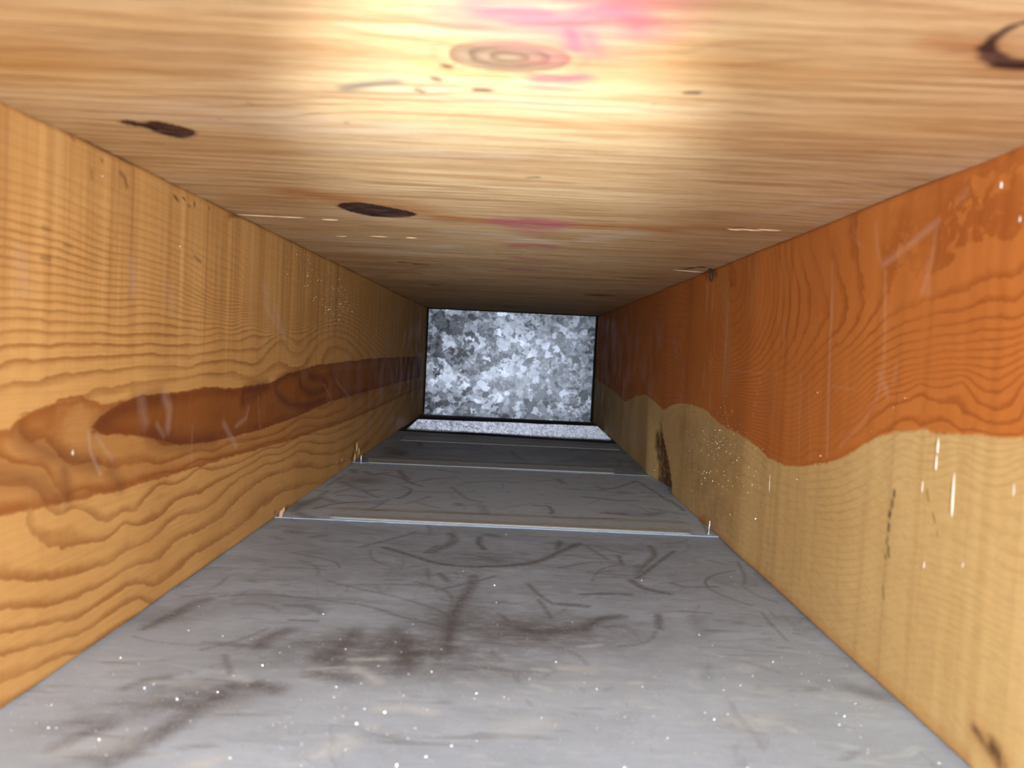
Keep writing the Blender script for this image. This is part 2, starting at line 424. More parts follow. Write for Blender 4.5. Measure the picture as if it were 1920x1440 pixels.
# ------------------------------------------------------------------ left joist
def wall_axis(hw, px0, px1, step):           # depth samples, dense where the face is seen large
    px = np.arange(px0, px1, -step); d = 1450 * hw / px
    return np.concatenate([np.linspace(-0.30, d[0], 26)[:-1], d])
zrow = lambda n: np.concatenate([[0, 0.0006, 0.0012, 0.002, 0.003], np.linspace(0.004, ZC - 0.003, n), [ZC - 0.0015, ZC]])
dl = np.append(wall_axis(0.1903, 1050, 164.5, 2.6), 1.695)
zl = zrow(290)
D, Z = np.meshgrid(dl * 1e3, zl * 1e3)
wsc = lambda p: np.stack([0.30 * np.log(np.maximum(p[..., 0], 120.0) / 1e3), p[..., 1] / 1e3], -1) * 10
L_lines = [
 (-0.5, [(418.9,100.7),(512.3,95.6),(628.1,98.7)]),
 (0, [(349.3,104.7),(368.0,111.8),(395.2,116.0),(442.8,115.4),(489.8,115.8),(607.4,111.0),(763.5,121.6)]), (0, [(357.6,100.9),(405.2,93.8),(444.8,84.6),(490.0,80.8),(586.5,78.6),(769.8,79.4)]),
 (1, [(297.4,109.5),(306.5,115.6),(340.4,120.0),(353.4,122.5),(369.5,121.7),(394.8,123.7),(442.2,124.0),(470.7,126.2),(520.4,125.2),(624.4,131.4)]), (1, [(303.6,102.5),(325.4,94.4),(350.4,88.0),(374.5,81.3),(420.4,76.5),(495.9,72.8),(603.8,70.9),(771.1,70.7)]),
 (2, [(287.0,126.1),(307.5,127.7),(329.4,129.8),(356.2,130.2),(394.4,131.4),(455.6,130.1),(495.4,133.1),(559.9,130.7),(659.1,139.5)]), (2, [(287.8,99.8),(312.6,91.6),(326.7,79.8),(332.9,73.5),(355.6,72.8),(377.6,71.0),(397.7,71.0),(445.9,68.6),(507.1,68.1),(639.4,62.9),(860.9,59.1)]),
 (3, [(286.8,134.6),(324.5,137.8),(374.2,137.5),(405.0,138.4),(455.2,136.1),(494.9,139.5),(580.0,141.1),(687.8,146.6)]), (3, [(334.6,71.3),(347.5,64.3),(370.7,56.6),(388.5,55.4),(421.6,57.1),(475.7,58.9),(545.8,59.2),(640.0,57.9)]),
 (4, [(286.6,141.3),(317.6,142.4),(355.6,143.2),(416.3,142.7),(454.6,144.3),(537.7,146.6),(686.6,155.6)]), (4, [(302.8,75.4),(306.5,63.9),(313.7,58.8),(332.9,52.7),(356.7,49.0),(383.8,52.9),(421.4,59.2),(475.6,60.6),(605.4,55.9)]),
 (5, [(286.4,146.9),(310.6,148.3),(355.4,148.6),(393.4,148.2),(440.6,148.1),(500.2,151.6),(628.4,158.1)]), (5, [(289.2,51.4),(343.8,38.9),(371.7,36.0),(429.2,39.7),(457.4,41.1),(546.9,46.8),(697.3,46.7)]),
 (6, [(286.3,151.4),(317.3,151.4),(373.5,151.6),(415.6,153.9),(468.7,152.1),(536.9,155.4)]), (6, [(289.5,39.3),(323.9,30.9),(350.8,28.1),(379.8,28.4),(411.1,23.6),(523.0,27.0),(699.4,30.8)]),
 (7, [(286.2,155.3),(323.8,156.3),(383.1,157.7),(415.3,158.7),(468.4,157.0),(536.6,158.8),(573.3,160.1),(659.6,161.3),(730.4,168.7),(822.4,181.4)]), (7, [(289.7,31.0),(344.7,17.8),(411.8,10.2),(500.7,12.4),(584.5,13.8)]),
 (8, [(286.1,159.4),(310.2,159.8),(338.8,159.6),(392.6,162.8),(427.3,162.2),(468.1,160.5)]), (8, [(290.0,21.6),(345.0,9.8),(400.1,8.2)]),
 (9, [(286.0,163.2),(310.1,163.4),(338.6,163.5),(392.4,166.0),(434.5,165.3),(488.7,161.8)]), (9, [(290.3,11.7),(332.7,5.4)]),
 (10, [(285.9,167.1),(309.9,167.0),(338.4,167.0),(392.3,168.7),(456.1,165.9),(526.0,162.7)]), (12, [(285.6,175.0),(318.6,174.8),(360.3,173.2),(414.4,174.0),(471.4,169.1)]),
 (14, [(285.4,181.8),(318.3,181.9),(360.0,179.3),(414.0,179.6),(487.9,171.8)]), (20, [(284.8,203.0),(317.5,203.8),(359.0,200.0),(412.7,200.6),(486.1,194.9),(593.0,172.6)]),
 (24, [(284.3,222.1),(358.0,221.7),(484.2,217.8),(553.7,206.4),(679.5,184.4)]), (9, [(1041.1,179.6),(1234.6,153.1)]), (3, [(1246.1,110.3)]), (5, [(1257.9,66.5),(1073.8,32.5)]),
]
phase = tps(L_lines, wsc, 0.004)(D, Z)
core = sdist(D, Z, [(349.3,104.7),(368.0,111.8),(395.2,116.0),(442.8,115.4),(489.8,115.8),(530.4,113.1),(607.2,113.5),(655.3,119.6),(763.0,124.8),(1052.6,127.9),(1600.5,126.2),(1615.8,83.7),(1062.1,85.2),(813.8,85.5),(693.0,80.1),(586.5,78.6),(490.0,80.8),(444.8,84.6),(405.2,93.8),(357.6,100.9)])
outer_poly = [(287.5,110.9),(297.4,109.5),(306.5,114.9),(340.5,118.1),(349.2,107.1),(359.0,100.7),(407.0,92.7),(450.8,82.6),(523.6,77.1),(603.4,75.2),(693.7,75.2),(1064.6,74.0),(1619.5,73.5),(1624.0,61.0),(1068.4,56.7),(861.3,56.6),(639.5,62.0),(507.2,67.0),(446.0,68.0),(397.8,70.4),(377.6,70.5),(355.7,72.3),(332.9,73.5),(326.7,79.8),(312.6,91.6),(288.4,78.1)]
outer_poly = [(237.9,102.5),(270.6,108.8),(293.6,109.2),(297.4,111.9),(306.5,114.9),(324.5,118.0),(340.5,118.1),(358.4,113.8),(395.3,115.2),(492.7,112.6),(599.6,111.0),(764.3,116.3),(1055.5,114.8),(1609.3,101.7),(1624.0,61.0),(1068.4,56.7),(861.3,56.6),(639.5,62.0),(507.2,67.0),(446.0,68.0),(397.8,70.4),(377.6,70.5),(355.7,72.3),(332.9,73.5),(318.6,74.3),(301.1,76.2),(288.4,77.3),(238.2,80.7)]
outer = sdist(D, Z, outer_poly)
inner = sdist(D, Z, [(324.5,116.2),(340.5,116.9),(349.7,104.7),(378.9,95.9),(433.1,83.7),(495.6,75.6),(440.4,76.6),(396.0,81.3),(354.8,91.3),(329.2,97.1),(319.2,107.7)])
outer = np.where(inner > -3, np.maximum(outer, np.clip((inner + 3) * 1.6, 0, 8)), outer)
spot = np.zeros(D.shape); scuff = np.zeros(D.shape)
for L, wd, st in (([(428.9,224.2),(434.1,222.6)], 1.6, .9), ([(440.9,225.4),(442.7,224.8)], 1.4, .9), ([(447.4,222.5),(449.3,221.9)], 1.4, .8), ([(456.4,226.1),(455.6,224.0)], 1.4, .9),
                  ([(476.2,226.2),(477.3,225.2)], 1.3, .8), ([(369.9,223.2),(373.7,222.1),(375.8,218.2)], 2.2, .55), ([(353.2,225.4),(354.1,225.1)], 1.6, .6), ([(330.3,228.7),(331.8,228.7)], 1.6, .6),
                  ([(345.2,218.8),(345.9,215.4)], 1.6, .4), ([(457.8,194.8),(465.7,192.6)], 1.6, .55), ([(310.9,188.5),(315.4,188.4)], 1.8, .35), ([(310.5,176.5),(315.8,176.4)], 2.0, .4), ([(325.8,183.6),(331.7,183.6)], 1.6, .35),
                  ([(959.5,18.5),(961.1,10.2),(946.1,4.3)], 5.0, .85), ([(632.8,6.5),(630.4,2.6)], 2.5, .7), ([(510.5,227.2),(529.9,231.5)], 3.0, .6)):
    stroke(spot, D, Z, L, wd, st, 0.7)
for L, wd, st in (([(422.8,114.3),(430.7,107.1),(428.9,96.0)], 6, .8), ([(395.6,113.8),(400.6,102.0)], 7, .5), ([(347.6,102.4),(349.7,93.1),(358.7,81.5)], 2, .8), ([(414.2,99.7),(424.2,92.1)], 3, .6),
                  ([(512.8,90.2),(536.6,72.5)], 4, .8), ([(535.4,86.6),(555.1,90.4),(558.6,97.4)], 3, .8), ([(461.2,93.9),(461.4,72.2)], 1.5, .5), ([(579.8,104.9),(586.9,80.0)], 2, .5),
                  ([(589.7,188.1),(591.5,171.5),(640.2,151.0),(653.9,131.0)], 4, .8), ([(831.5,126.5),(834.8,107.0),(899.2,85.8)], 3, .7), ([(782.1,105.0),(819.7,86.3)], 2, .7), ([(381.6,183.7),(384.4,168.2)], 6, .5),
                  ([(426.4,174.6),(429.6,162.8)], 8, .4), ([(298.3,175.6),(299.9,163.5)], 8, .4), ([(583.5,187.2),(592.0,182.0)], 6, .8), ([(615.0,173.1),(628.0,161.2),(641.4,151.6)], 8, .7), ([(354.4,99.9),(369.3,86.6)], 2.5, .5), ([(607.3,161.4),(585.4,139.4)], 4, .5)):
    stroke(scuff, D, Z, L, wd, st, 0.9)
dark = np.zeros(D.shape)
for L, wd, st in (([(547.0,103.2),(549.8,108.4),(574.7,110.9),(599.5,111.4)], 9, .9), ([(552.4,104.4),(587.3,106.2)], 7, .7), ([(622.2,112.9),(627.5,104.0),(666.5,92.5),(718.9,87.8),(790.1,89.3)], 6, .9), ([(692.0,114.7),(700.2,105.7),(746.5,97.2),(792.8,101.2),(778.2,109.4),(724.4,115.5)], 8, .9), ([(622.2,112.9),(647.9,118.1),(688.0,118.6)], 6, .8),
                  ([(809.1,115.0),(891.6,87.8),(1023.4,83.6)], 10, .5), ([(354.2,104.2),(378.3,109.2),(418.1,112.9)], 8, .6), ([(406.9,94.7),(446.9,86.3),(495.1,82.6)], 10, .6), ([(388.6,115.6),(418.0,115.3)], 8, .5), ([(300.2,105.4),(317.8,96.8),(333.3,92.3),(355.0,86.8)], 8, .6), ([(329.5,88.3),(332.8,74.9)], 8, .6), ([(367.0,82.4),(377.5,72.3)], 8, .5), ([(288.0,92.7),(307.5,87.4),(326.1,76.2)], 8, .5)):
    stroke(dark, D, Z, smooth_curve(L), wd, st, 0.9)
grain = np.clip(1.0 - (phase - 11) / 16, 0.18, 1.0) * np.clip(1.25 - D / 1500, 0.4, 1)
saw = np.clip((Z - 118) / 60, 0.0, 1.0) * 0.9 + 0.12
disp = np.zeros(D.shape)
disp -= 0.0016 * np.clip(1 - Z / 3.0, 0, 1) ** 2 + 0.0016 * np.clip(1 - (ZC * 1e3 - Z) / 3.0, 0, 1) ** 2
disp += 0.00035 * vnoise(D, 3, 40.0) + 0.00012 * vnoise(D, 4, 6.0) * saw
kn = np.zeros(D.shape); stroke(kn, D, Z, [(959.3,19.8),(961.1,10.2),(943.2,3.4)], 9.0, 1.0, 0.9); disp -= 0.004 * kn
kb = np.zeros(D.shape); blob(kb, D, Z, [(855.2,14.9)][0], (26, 12), 1.0); disp += 0.0015 * kb
top = 0.0002 * vnoise(D, 5, 18.0)
P = np.stack([XL + disp, D / 1e3, Z / 1e3 - np.abs(top) * np.clip(1 - (ZC * 1e3 - Z) / 6.0, 0, 1)], -1)
wall_left = slab('wall_left', P, (-0.038, 0, 0), M_left, dict(phase=phase, core=core, outer=outer, spot=spot, scuff=scuff, grain=grain, saw=saw, dark=dark), flip=True)
tag(wall_left, 'left pine joist with straight wavy grain and a long reddish brown heartwood streak', kind='structure')

# ------------------------------------------------------------------ right joist
dr = np.append(wall_axis(0.1777, 1040, 154.0, 2.6), 1.695)
zr = zrow(290)
D, Z = np.meshgrid(dr * 1e3, zr * 1e3)
bound = [(1857.2,100.9),(1414.7,87.9),(1337.7,83.4),(1201.0,76.8),(1101.4,91.8),(1015.4,99.1),(945.4,93.9),(896.4,87.3),(864.6,94.5),(826.6,100.2),(786.2,103.0),(742.5,103.4),(703.1,102.4),(653.9,94.4),(594.7,92.3),(559.6,89.1),(527.8,83.1),(496.4,83.0),(459.8,87.8),(433.8,93.6),(413.3,99.2),(390.8,107.5),(375.6,114.2),(360.8,118.9),(334.7,122.6),(304.7,124.0),(284.4,125.4),(268.9,126.6),(224.6,129.5),(156.3,136.3)]
R_lines = [
 (20, bound[4:-2]),
 (18, [(268.9,145.4),(307.4,144.5),(337.4,142.4),(363.4,136.6),(382.7,128.5),(415.6,114.1),(455.9,102.2),(505.6,92.2),(565.7,94.1)]),
 (14, [(272.3,156.6),(308.5,153.3),(338.4,150.3),(364.8,145.9),(394.7,134.8),(429.9,120.5),(472.9,108.2),(527.9,105.2)]),
 (10, [(273.7,167.8),(297.2,168.7),(324.8,167.3),(357.8,163.7),(380.5,157.2),(420.2,143.1),(451.1,128.0),(495.1,116.2),(551.2,114.4)]),
 (8.5, [(275.2,179.2),(292.7,179.6),(306.0,176.4),(331.1,175.7),(357.6,171.1),(377.6,165.4)]),
 (7, [(316.1,212.6),(283.6,220.3),(280.8,196.9),(332.7,188.3),(361.8,200.9)]),
 (6, [(405.9,206.2),(397.7,184.9),(400.6,171.6),(422.8,159.3),(457.4,146.6),(513.6,132.8),(553.7,127.1)]),
 (3, [(491.8,216.6),(471.6,196.1),(470.9,171.9),(481.9,159.6),(507.8,145.4),(555.1,134.3)]),
 (0, [(533.5,228.9),(517.5,198.5),(521.2,173.8),(541.7,155.8),(575.7,143.8)]), (-4, [(567.7,229.6),(556.3,201.6),(563.9,179.0),(585.4,159.7)]), (-8, [(594.6,224.9),(590.5,204.3),(604.1,184.7),(624.2,177.0)]),
 (-11, [(658.5,227.7),(646.4,208.7)]), (-6, [(705.8,203.8),(678.5,164.8)]), (0, [(726.1,165.3),(709.1,135.8)]),
 (24, [(489.5,65.5),(436.1,73.2),(398.5,83.6),(377.3,92.5),(350.1,109.1),(303.7,116.3),(268.0,119.7)]), (24, [(599.3,60.0)]), (28, [(567.1,37.5),(595.1,39.9),(499.0,43.1)]),
 (31, [(456.7,40.0),(384.2,55.9),(334.8,74.8),(295.7,81.4),(264.0,80.2)]), (38, [(447.1,9.2),(366.9,37.1),(331.7,52.2),(301.6,56.4),(264.3,58.6)]),
 (43, [(391.8,5.3),(329.4,35.4),(290.9,43.5),(262.9,46.9)]), (50, [(326.1,12.2),(288.3,22.9),(260.9,30.0)]),
 (10, [(1385.5,163.0)]), (8, [(902.0,161.0)]), (4, [(774.7,187.1)]), (24, [(742.0,57.6),(867.2,40.7)]), (30, [(691.4,20.9)]),
]
phase = tps(R_lines, wsc, 0.004)(D, Z)
poly = bound + [(90.0, 140.0), (90.0, -60.0), (1900.0, -60.0), (1900.0, 90.0)]
sap = sdist(D, Z, [(1900.0, 75.0)] + poly, 14.0)
# outside the outline's clipping zone, decide by side only
ins = inside(D, Z, [(1900.0, 75.0)] + poly)
sap = np.where(ins, np.maximum(sap, 0.01), np.minimum(sap, -0.01))
scuff = np.zeros(D.shape); mark = np.zeros(D.shape); knot = np.zeros(D.shape); pale = np.zeros(D.shape); grime = np.zeros(D.shape); red = np.zeros(D.shape)
for L, wd, st in (([(724.1,223.8),(720.9,160.3),(715.3,103.4)], 1.6, .9), ([(704.1,220.6),(700.6,165.0),(691.6,102.8)], 1.6, .6), ([(650.9,200.2),(651.8,160.0),(650.6,117.3),(629.4,94.6)], 2.0, .95),
                  ([(438.8,192.2),(437.6,176.4),(434.8,142.6),(430.3,98.0)], 1.9, .95), ([(478.7,141.1),(472.8,88.4)], 2.0, .55), ([(463.7,139.2),(454.2,92.3)], 1.6, .45), ([(375.7,187.2),(372.6,165.9),(371.5,144.8),(375.5,136.8)], 2.0, .6),
                  ([(374.7,145.6),(366.3,136.4)], 4.0, .5), ([(375.2,134.9),(390.2,119.8),(414.3,105.6)], 2.0, .5), ([(512.8,173.1),(513.9,162.5)], 1.6, .7), ([(554.3,141.4),(566.2,108.8)], 1.2, .6),
                  ([(622.0,140.3),(514.6,141.2)], 1.3, .4), ([(432.6,137.1),(399.6,136.6)], 1.3, .4), ([(379.7,198.5),(356.3,205.1),(332.8,212.1)], 3.5, .7), ([(341.7,182.7),(335.8,195.5),(333.7,211.1)], 3.0, .55),
                  ([(441.1,206.7),(436.5,178.6),(436.7,168.1)], 2.2, .8), ([(389.8,220.2),(386.5,207.2),(381.2,199.3)], 2.0, .5), ([(376.5,195.0),(372.7,169.1)], 2.0, .5), ([(317.8,218.8),(313.4,220.6)], 4.0, .35), ([(416.5,225.9),(413.4,216.3),(401.5,209.8)], 1.5, .4),
                  ([(339.3,193.0),(336.2,182.3)], 4.0, .35), ([(359.7,150.7),(360.6,143.3)], 4, .35), ([(1396.9,170.5),(1393.6,142.7)], 3.0, .6), ([(1473.7,164.5),(1451.7,135.5)], 2.0, .6), ([(797.3,130.6),(813.5,106.3)], 2.5, .6),
                  ([(1356.8,36.7),(1234.8,32.3),(1173.5,42.2)], 14.0, .5), ([(1360.7,84.6),(1281.4,79.0),(1301.6,55.7)], 14.0, .35)):
    stroke(scuff, D, Z, L, wd, st, 0.8)
for L, wd, st in (([(353.3,92.4),(353.4,90.1)], 1.7, .95), ([(354.5,87.6),(354.5,85.2)], 1.7, .9), ([(355.6,81.7),(356.3,80.2)], 2.0, .95), ([(356.1,76.0),(356.3,73.6)], 1.8, .9), ([(355.0,84.2),(357.4,80.9)], 1.0, .6), ([(356.7,69.8),(357.3,67.2)], 1.3, .7),
                  ([(355.2,66.1),(354.6,61.8)], 1.6, .75), ([(358.4,61.4),(356.9,60.0)], 1.2, .6), ([(357.6,46.5),(356.3,41.3)], 1.6, .35), ([(326.4,97.8),(324.6,93.5)], 1.3, .45), ([(320.5,88.8),(318.6,85.8)], 1.4, .45), ([(316.6,82.1),(315.8,80.7)], 1.3, .35),
                  ([(383.4,104.5),(329.7,86.0)], 0.1, .0)):
    stroke(mark, D, Z, L, wd, st, 0.7)
for L, wd, st in (([(281.5,16.4),(275.5,14.0),(270.8,13.5),(263.8,12.4)], 4.0, .75), ([(271.0,15.4),(266.1,13.1)], 6.0, .9), ([(262.2,69.6),(259.9,63.9)], 0.1, 0)):
    stroke(knot, D, Z, L, wd, st, 0.8)
stroke(red, D, Z, [(280.7,16.3),(264.6,12.5)], 9.0, .5, 0.9)
stroke(pale, D, Z, [(682.9,223.3),(657.5,200.6),(644.7,164.4),(641.7,129.0)], 16, .8, 0.9)
stroke(pale, D, Z, [(604.6,234.3),(585.1,203.9),(586.4,183.9)], 5, .9, 0.9); stroke(pale, D, Z, [(581.3,223.4),(574.4,201.1)], 5, .5, 0.9)
stroke(grime, D, Z, [(738.2,42.6),(673.2,24.5),(634.8,9.8)], 60, .8, 0.9); stroke(grime, D, Z, [(807.0,76.9),(685.0,74.8),(601.9,72.2)], 40, .6, 0.9)
stroke(red, D, Z, [(707.0,2.9),(600.9,-1.4),(491.0,-0.1),(391.0,0.0),(324.5,0.1),(287.2,0.6)], 9.0, .75, 0.9)
stroke(knot, D, Z, [(712.2,231.0),(695.8,224.6)], 6.0, .7, 0.8); stroke(knot, D, Z, [(1442.0,113.5),(1434.6,133.5),(1433.0,148.4)], 10.0, .7, .8)
grain = np.clip(np.where(phase > 26, 0.75 - 0.35 * np.clip((phase - 34) / 10, 0, 1), 1.0) * np.clip(1.5 - D / 800, 0.12, 1), 0, 1)
disp = np.zeros(D.shape)
disp += 0.0018 * np.clip(1 - Z / 3.0, 0, 1) ** 2 + 0.0012 * np.clip(1 - (ZC * 1e3 - Z) / 2.5, 0, 1) ** 2
disp += 0.0003 * vnoise(D, 13, 45.0) + 0.00008 * vnoise(D, 14, 6.0)
# broken-out knot low on the joist: sharp near edge, long slope back to the face
edge = np.interp(Z, [0, 8, 16, 32, 50, 62, 75], [832, 834, 840, 858, 886, 902, 915])
back = np.interp(Z, [0, 40, 70, 110], [968, 972, 980, 985])
depth = np.interp(Z, [0, 10, 40, 62, 74], [14.0, 14.0, 10.0, 5.0, 0.0]) / 1e3
tt = np.clip((D - edge) / np.maximum(back - edge, 1), 0, 1)
rec = np.where((D > edge) & (D < back), depth * (1 - tt) ** 1.1 * np.clip((D - edge) / 5.0, 0, 1), 0.0)
disp += rec
hollow = np.clip((D - edge - 1) / 3, 0, 1) * np.clip((edge + np.interp(Z, [0, 40, 62], [92, 72, 40]) - D) / 6, 0, 1) * np.clip((64 - Z) / 10, 0, 1)
knot = np.maximum(knot, hollow * 0.9)
bl = np.clip((D - (back - 70)) / 70, 0, 1) * np.clip((back + 90 - D) / 90, 0, 1) * np.clip((125 - Z) / 40, 0, 1)
disp -= 0.004 * bl
P = np.stack([XR + disp, D / 1e3, Z / 1e3], -1)
wall_right = slab('wall_right', P, (0.045, 0, 0), M_right, dict(phase=phase, sap=sap, scuff=scuff, mark=mark, knot=knot, pale=pale, grime=grime, rededge=red, grain=grain))
tag(wall_right, 'right pine joist, orange heartwood above pale wavy sapwood', kind='structure')

# ------------------------------------------------------------------ ceiling (plywood subfloor)
xs = np.concatenate([[XL - 0.036, XL - 0.012], np.linspace(XL - 0.004, XR + 0.004, 400), [XR + 0.012, XR + 0.036]])
vy = np.arange(800, 68, -2.2); yy = 1450 * 0.0823 / vy
ys = np.concatenate([np.linspace(-0.30, yy[0], 24)[:-1], yy[yy < 1.69], [1.70]])
U, W = np.meshgrid(xs * 1e3, ys * 1e3)
zero = lambda: np.zeros(U.shape)
kc = [(-5.2,221.0)][0]
ring = np.sqrt(((U - kc[0]) / 15.0) ** 2 + ((W - kc[1]) / 10.0) ** 2)
phase = W / 9.0 + 2.2 * np.exp(-((U - kc[0]) / 60) ** 2) * np.sign(W - kc[1]) * np.exp(-np.abs(W - kc[1]) / 25)
k2 = [(117.9,438.0)][0]
phase += 3.0 * np.exp(-(((U - k2[0]) / 45) ** 2 + ((W - k2[1] + 60) / 60) ** 2))
hole, crack, orange, pink, pale, gray, brown, yellow = (zero() for _ in range(8))
h1 = sdist(U, W, smooth_curve([(-158.5,305.1),(-153.1,302.5),(-149.5,305.7),(-143.4,301.6),(-139.3,304.0),(-135.0,308.3),(-132.2,312.9),(-132.0,317.1),(-137.3,325.4),(-143.9,329.0),(-149.0,325.4),(-151.4,320.0),(-152.1,313.3),(-155.5,311.7),(-158.6,308.2),(-158.5,305.1)]), 8)
h2 = sdist(U, W, smooth_curve([(-111.9,471.5),(-106.5,463.4),(-95.4,458.9),(-84.5,464.5),(-74.8,474.1),(-66.2,482.7),(-65.6,493.9),(-72.4,503.6),(-83.5,508.8),(-95.6,508.2),(-105.5,497.1),(-111.0,483.7),(-111.9,471.5)]), 12)
hollow = np.maximum(h1, h2)
k3 = [[(122.0,194.5)], [(113.9,186.0)], [(113.4,191.3)], [(115.3,198.7)], [(119.7,204.1)], [(126.2,208.4)], [(132.4,209.2)]]
k3 = [p[0] for p in k3]
for (a, b), wd in zip(zip(k3[1:-1], k3[2:]), (2.4, 3.2, 4.6, 6.0, 7.5)): stroke(hole, U, W, [a, b], wd, 1.0, 0.35)
stroke(hole, U, W, [(113.9,186.0),(115.7,183.2),(124.5,183.4)], 1.8, 1.0, 0.35); stroke(hole, U, W, [(132.4,209.2),(140.3,207.4),(142.3,197.0),(124.5,183.4)], 4.0, 1.0, 0.35)
stroke(brown, U, W, [(109.0,201.8),(115.0,200.4)], 5, .5, 0.9); stroke(orange, U, W, [(103.1,198.4),(115.0,200.4),(127.6,211.7),(133.6,212.1)], 9, .6, 0.95)
stroke(orange, U, W, [(-124.4,436.5),(-104.2,453.0),(-63.3,472.8),(-49.9,503.4),(-5.1,511.3),(43.0,501.2),(95.6,507.0)], 26, .75, 0.9)
stroke(orange, U, W, [(-65.2,488.0),(-42.5,497.2),(-5.1,507.0)], 15, .8, 0.8); stroke(orange, U, W, [(19.6,514.8),(43.0,501.2)], 12, .7, 0.9)
stroke(orange, U, W, [(77.7,503.6),(108.5,487.8),(142.0,488.2)], 10, .6, .9); stroke(orange, U, W, [(-173.2,463.6),(-129.9,456.2)], 12, .5, .9)
stroke(orange, U, W, [(-247.0,973.6),(-180.4,974.9),(-95.0,812.0)], 14, .4, .9)
for L, wd, st in (([(2.7,185.4),(5.4,196.9),(13.8,201.3),(15.5,210.3)], 24, .55), ([(-8.7,190.4),(-3.5,187.0),(6.9,185.9),(17.8,189.4)], 26, .9), ([(-1.4,191.6),(9.3,190.4),(19.7,187.3)], 30, .9), ([(-5.7,197.1),(5.4,197.9),(12.2,199.3)], 16, .8), ([(8.7,193.4),(15.7,189.7),(22.0,189.0),(26.9,195.5)], 18, .9), ([(10.0,199.5),(13.3,211.8)], 9, .95), ([(14.7,201.2),(18.9,214.8)], 8, .8),
                  ([(-8.0,200.5),(-1.2,200.8),(5.8,205.6)], 10, .55), ([(3.6,237.6),(11.6,236.5),(16.1,233.6)], 6, .9), ([(3.2,244.0),(9.3,244.7),(15.7,240.6)], 8, .5), ([(12.6,188.1),(26.3,183.8)], 14, .6),
                  ([(-9.4,501.1),(8.3,493.9),(22.2,502.7)], 20, .95), ([(-2.2,516.7),(11.2,522.0),(23.9,508.9)], 20, .8), ([(5.7,543.3),(15.9,547.8)], 16, .6), ([(-3.6,615.6),(11.1,607.2),(24.3,610.8)], 16, .8),
                  ([(0.4,695.3),(19.8,708.7)], 18, .6), ([(-5.8,798.5),(12.5,795.5)], 18, .8), ([(-7.3,905.2),(28.5,893.3)], 30, .35), ([(-15.9,1098.3),(16.0,1120.3)], 30, .3)):
    stroke(pink, U, W, L, wd, st, 0.9)
for L, wd, st in (([(-24.3,230.3),(-23.1,231.1)], 2.6, 1.0), ([(-28.6,241.7),(-27.2,242.6)], 2.4, 1.0), ([(-35.2,252.7),(-33.6,253.9)], 2.2, .9), ([(-16.1,250.0),(-11.9,249.9)], 2.4, 1.0), ([(49.7,243.7),(52.9,243.2)], 2.4, 1.0), ([(2.9,373.9),(7.7,372.9)], 2.0, .9), ([(41.4,255.0),(42.4,255.4)], 1.2, .5),
                  ([(-104.0,789.8),(-75.1,782.3)], 6, .8), ([(-113.2,1051.1),(-88.7,1064.3)], 10, .7), ([(-11.3,1127.3),(19.2,1122.5)], 12, .75), ([(100.4,1096.7),(136.9,1087.3)], 10, .95), ([(-17.9,1475.5),(-0.9,1472.3)], 16, .95), ([(-129.6,899.3),(-114.0,898.2)], 8, .6),
                  ([(154.9,714.1),(162.1,701.3),(170.9,692.7)], 5, .95), ([(154.0,719.4),(156.8,713.2)], 7, .8), ([(97.8,830.4),(162.6,822.2)], 5, .5), ([(30.3,787.2),(41.4,784.2)], 6, .5), ([(131.7,487.1),(135.1,481.8),(144.4,485.3)], 3, .7), ([(-117.1,780.4),(-92.3,787.8)], 6, .8),
                  ([(-164.6,340.7),(-157.3,342.7)], 2.0, .35), ([(130.0,297.1),(132.3,295.7)], 1.6, .3), ([(-115.2,295.2),(-112.7,296.5)], 1.3, .4), ([(-97.1,274.5),(-95.6,275.7)], 1.2, .5), ([(-67.2,291.6),(-65.5,293.0)], 1.2, .6)):
    stroke(crack, U, W, L, wd, st, 0.7)
stroke(gray, U, W, [(-58.7,254.4),(-52.9,251.0),(-46.7,248.0),(-40.8,246.1)], 4.6, .9, 0.9); stroke(gray, U, W, [(-66.9,254.7),(-58.7,254.4)], 2.0, .3, .9); stroke(gray, U, W, [(-40.8,246.1),(-33.7,247.5)], 2.0, .3, .9)
blob(brown, U, W, [(3.6,223.9)][0], (6, 3.2), 0.9); stroke(brown, U, W, [(-8.6,226.9),(-2.4,228.9),(1.2,229.8)], 1.6, .7, .8)
blob(yellow, U, W, [(19.7,222.5)][0], (9, 4), 0.8); stroke(yellow, U, W, [(-31.3,227.7),(-19.5,236.2),(-8.8,237.8)], 6, .7, .9)
blob(yellow, U, W, [(-216.0,381.6)][0], (60, 34), 0.5); blob(yellow, U, W, [(-159.1,247.2)][0], (45, 40), 0.7); blob(yellow, U, W, [(69.2,221.5)][0], (60, 30), 0.45); blob(yellow, U, W, [(136.0,261.6)][0], (60, 26), 0.5); blob(yellow, U, W, [(-97.8,208.6)][0], (60, 10), 0.5)
for L, wd, st in (([(-51.5,558.8),(-19.7,561.9),(23.4,590.4)], 16, .8), ([(-68.1,645.6),(-54.3,633.8)], 14, .7), ([(64.1,828.8),(104.6,820.7)], 14, .7), ([(-58.1,795.5),(-32.3,839.7)], 14, .6), ([(49.1,566.8),(81.1,524.3)], 16, .6), ([(152.1,604.8),(171.4,597.3)], 14, .4), ([(-87.7,337.6),(-7.0,331.3)], 14, .4), ([(137.1,432.7),(152.8,397.6),(175.8,375.0)], 8, .5)):
    stroke(pale, U, W, L, wd, st, 0.95)
disp = 0.0006 * np.clip((h1 + 0.2) / 3.0, 0, 1) + 0.0006 * np.clip((h2 + 0.2) / 8.0, 0, 1) + 0.0002 * crack
disp += 0.0003 * vnoise(W, 31, 60.0)
P = np.stack([U / 1e3, W / 1e3, ZC + disp], -1)
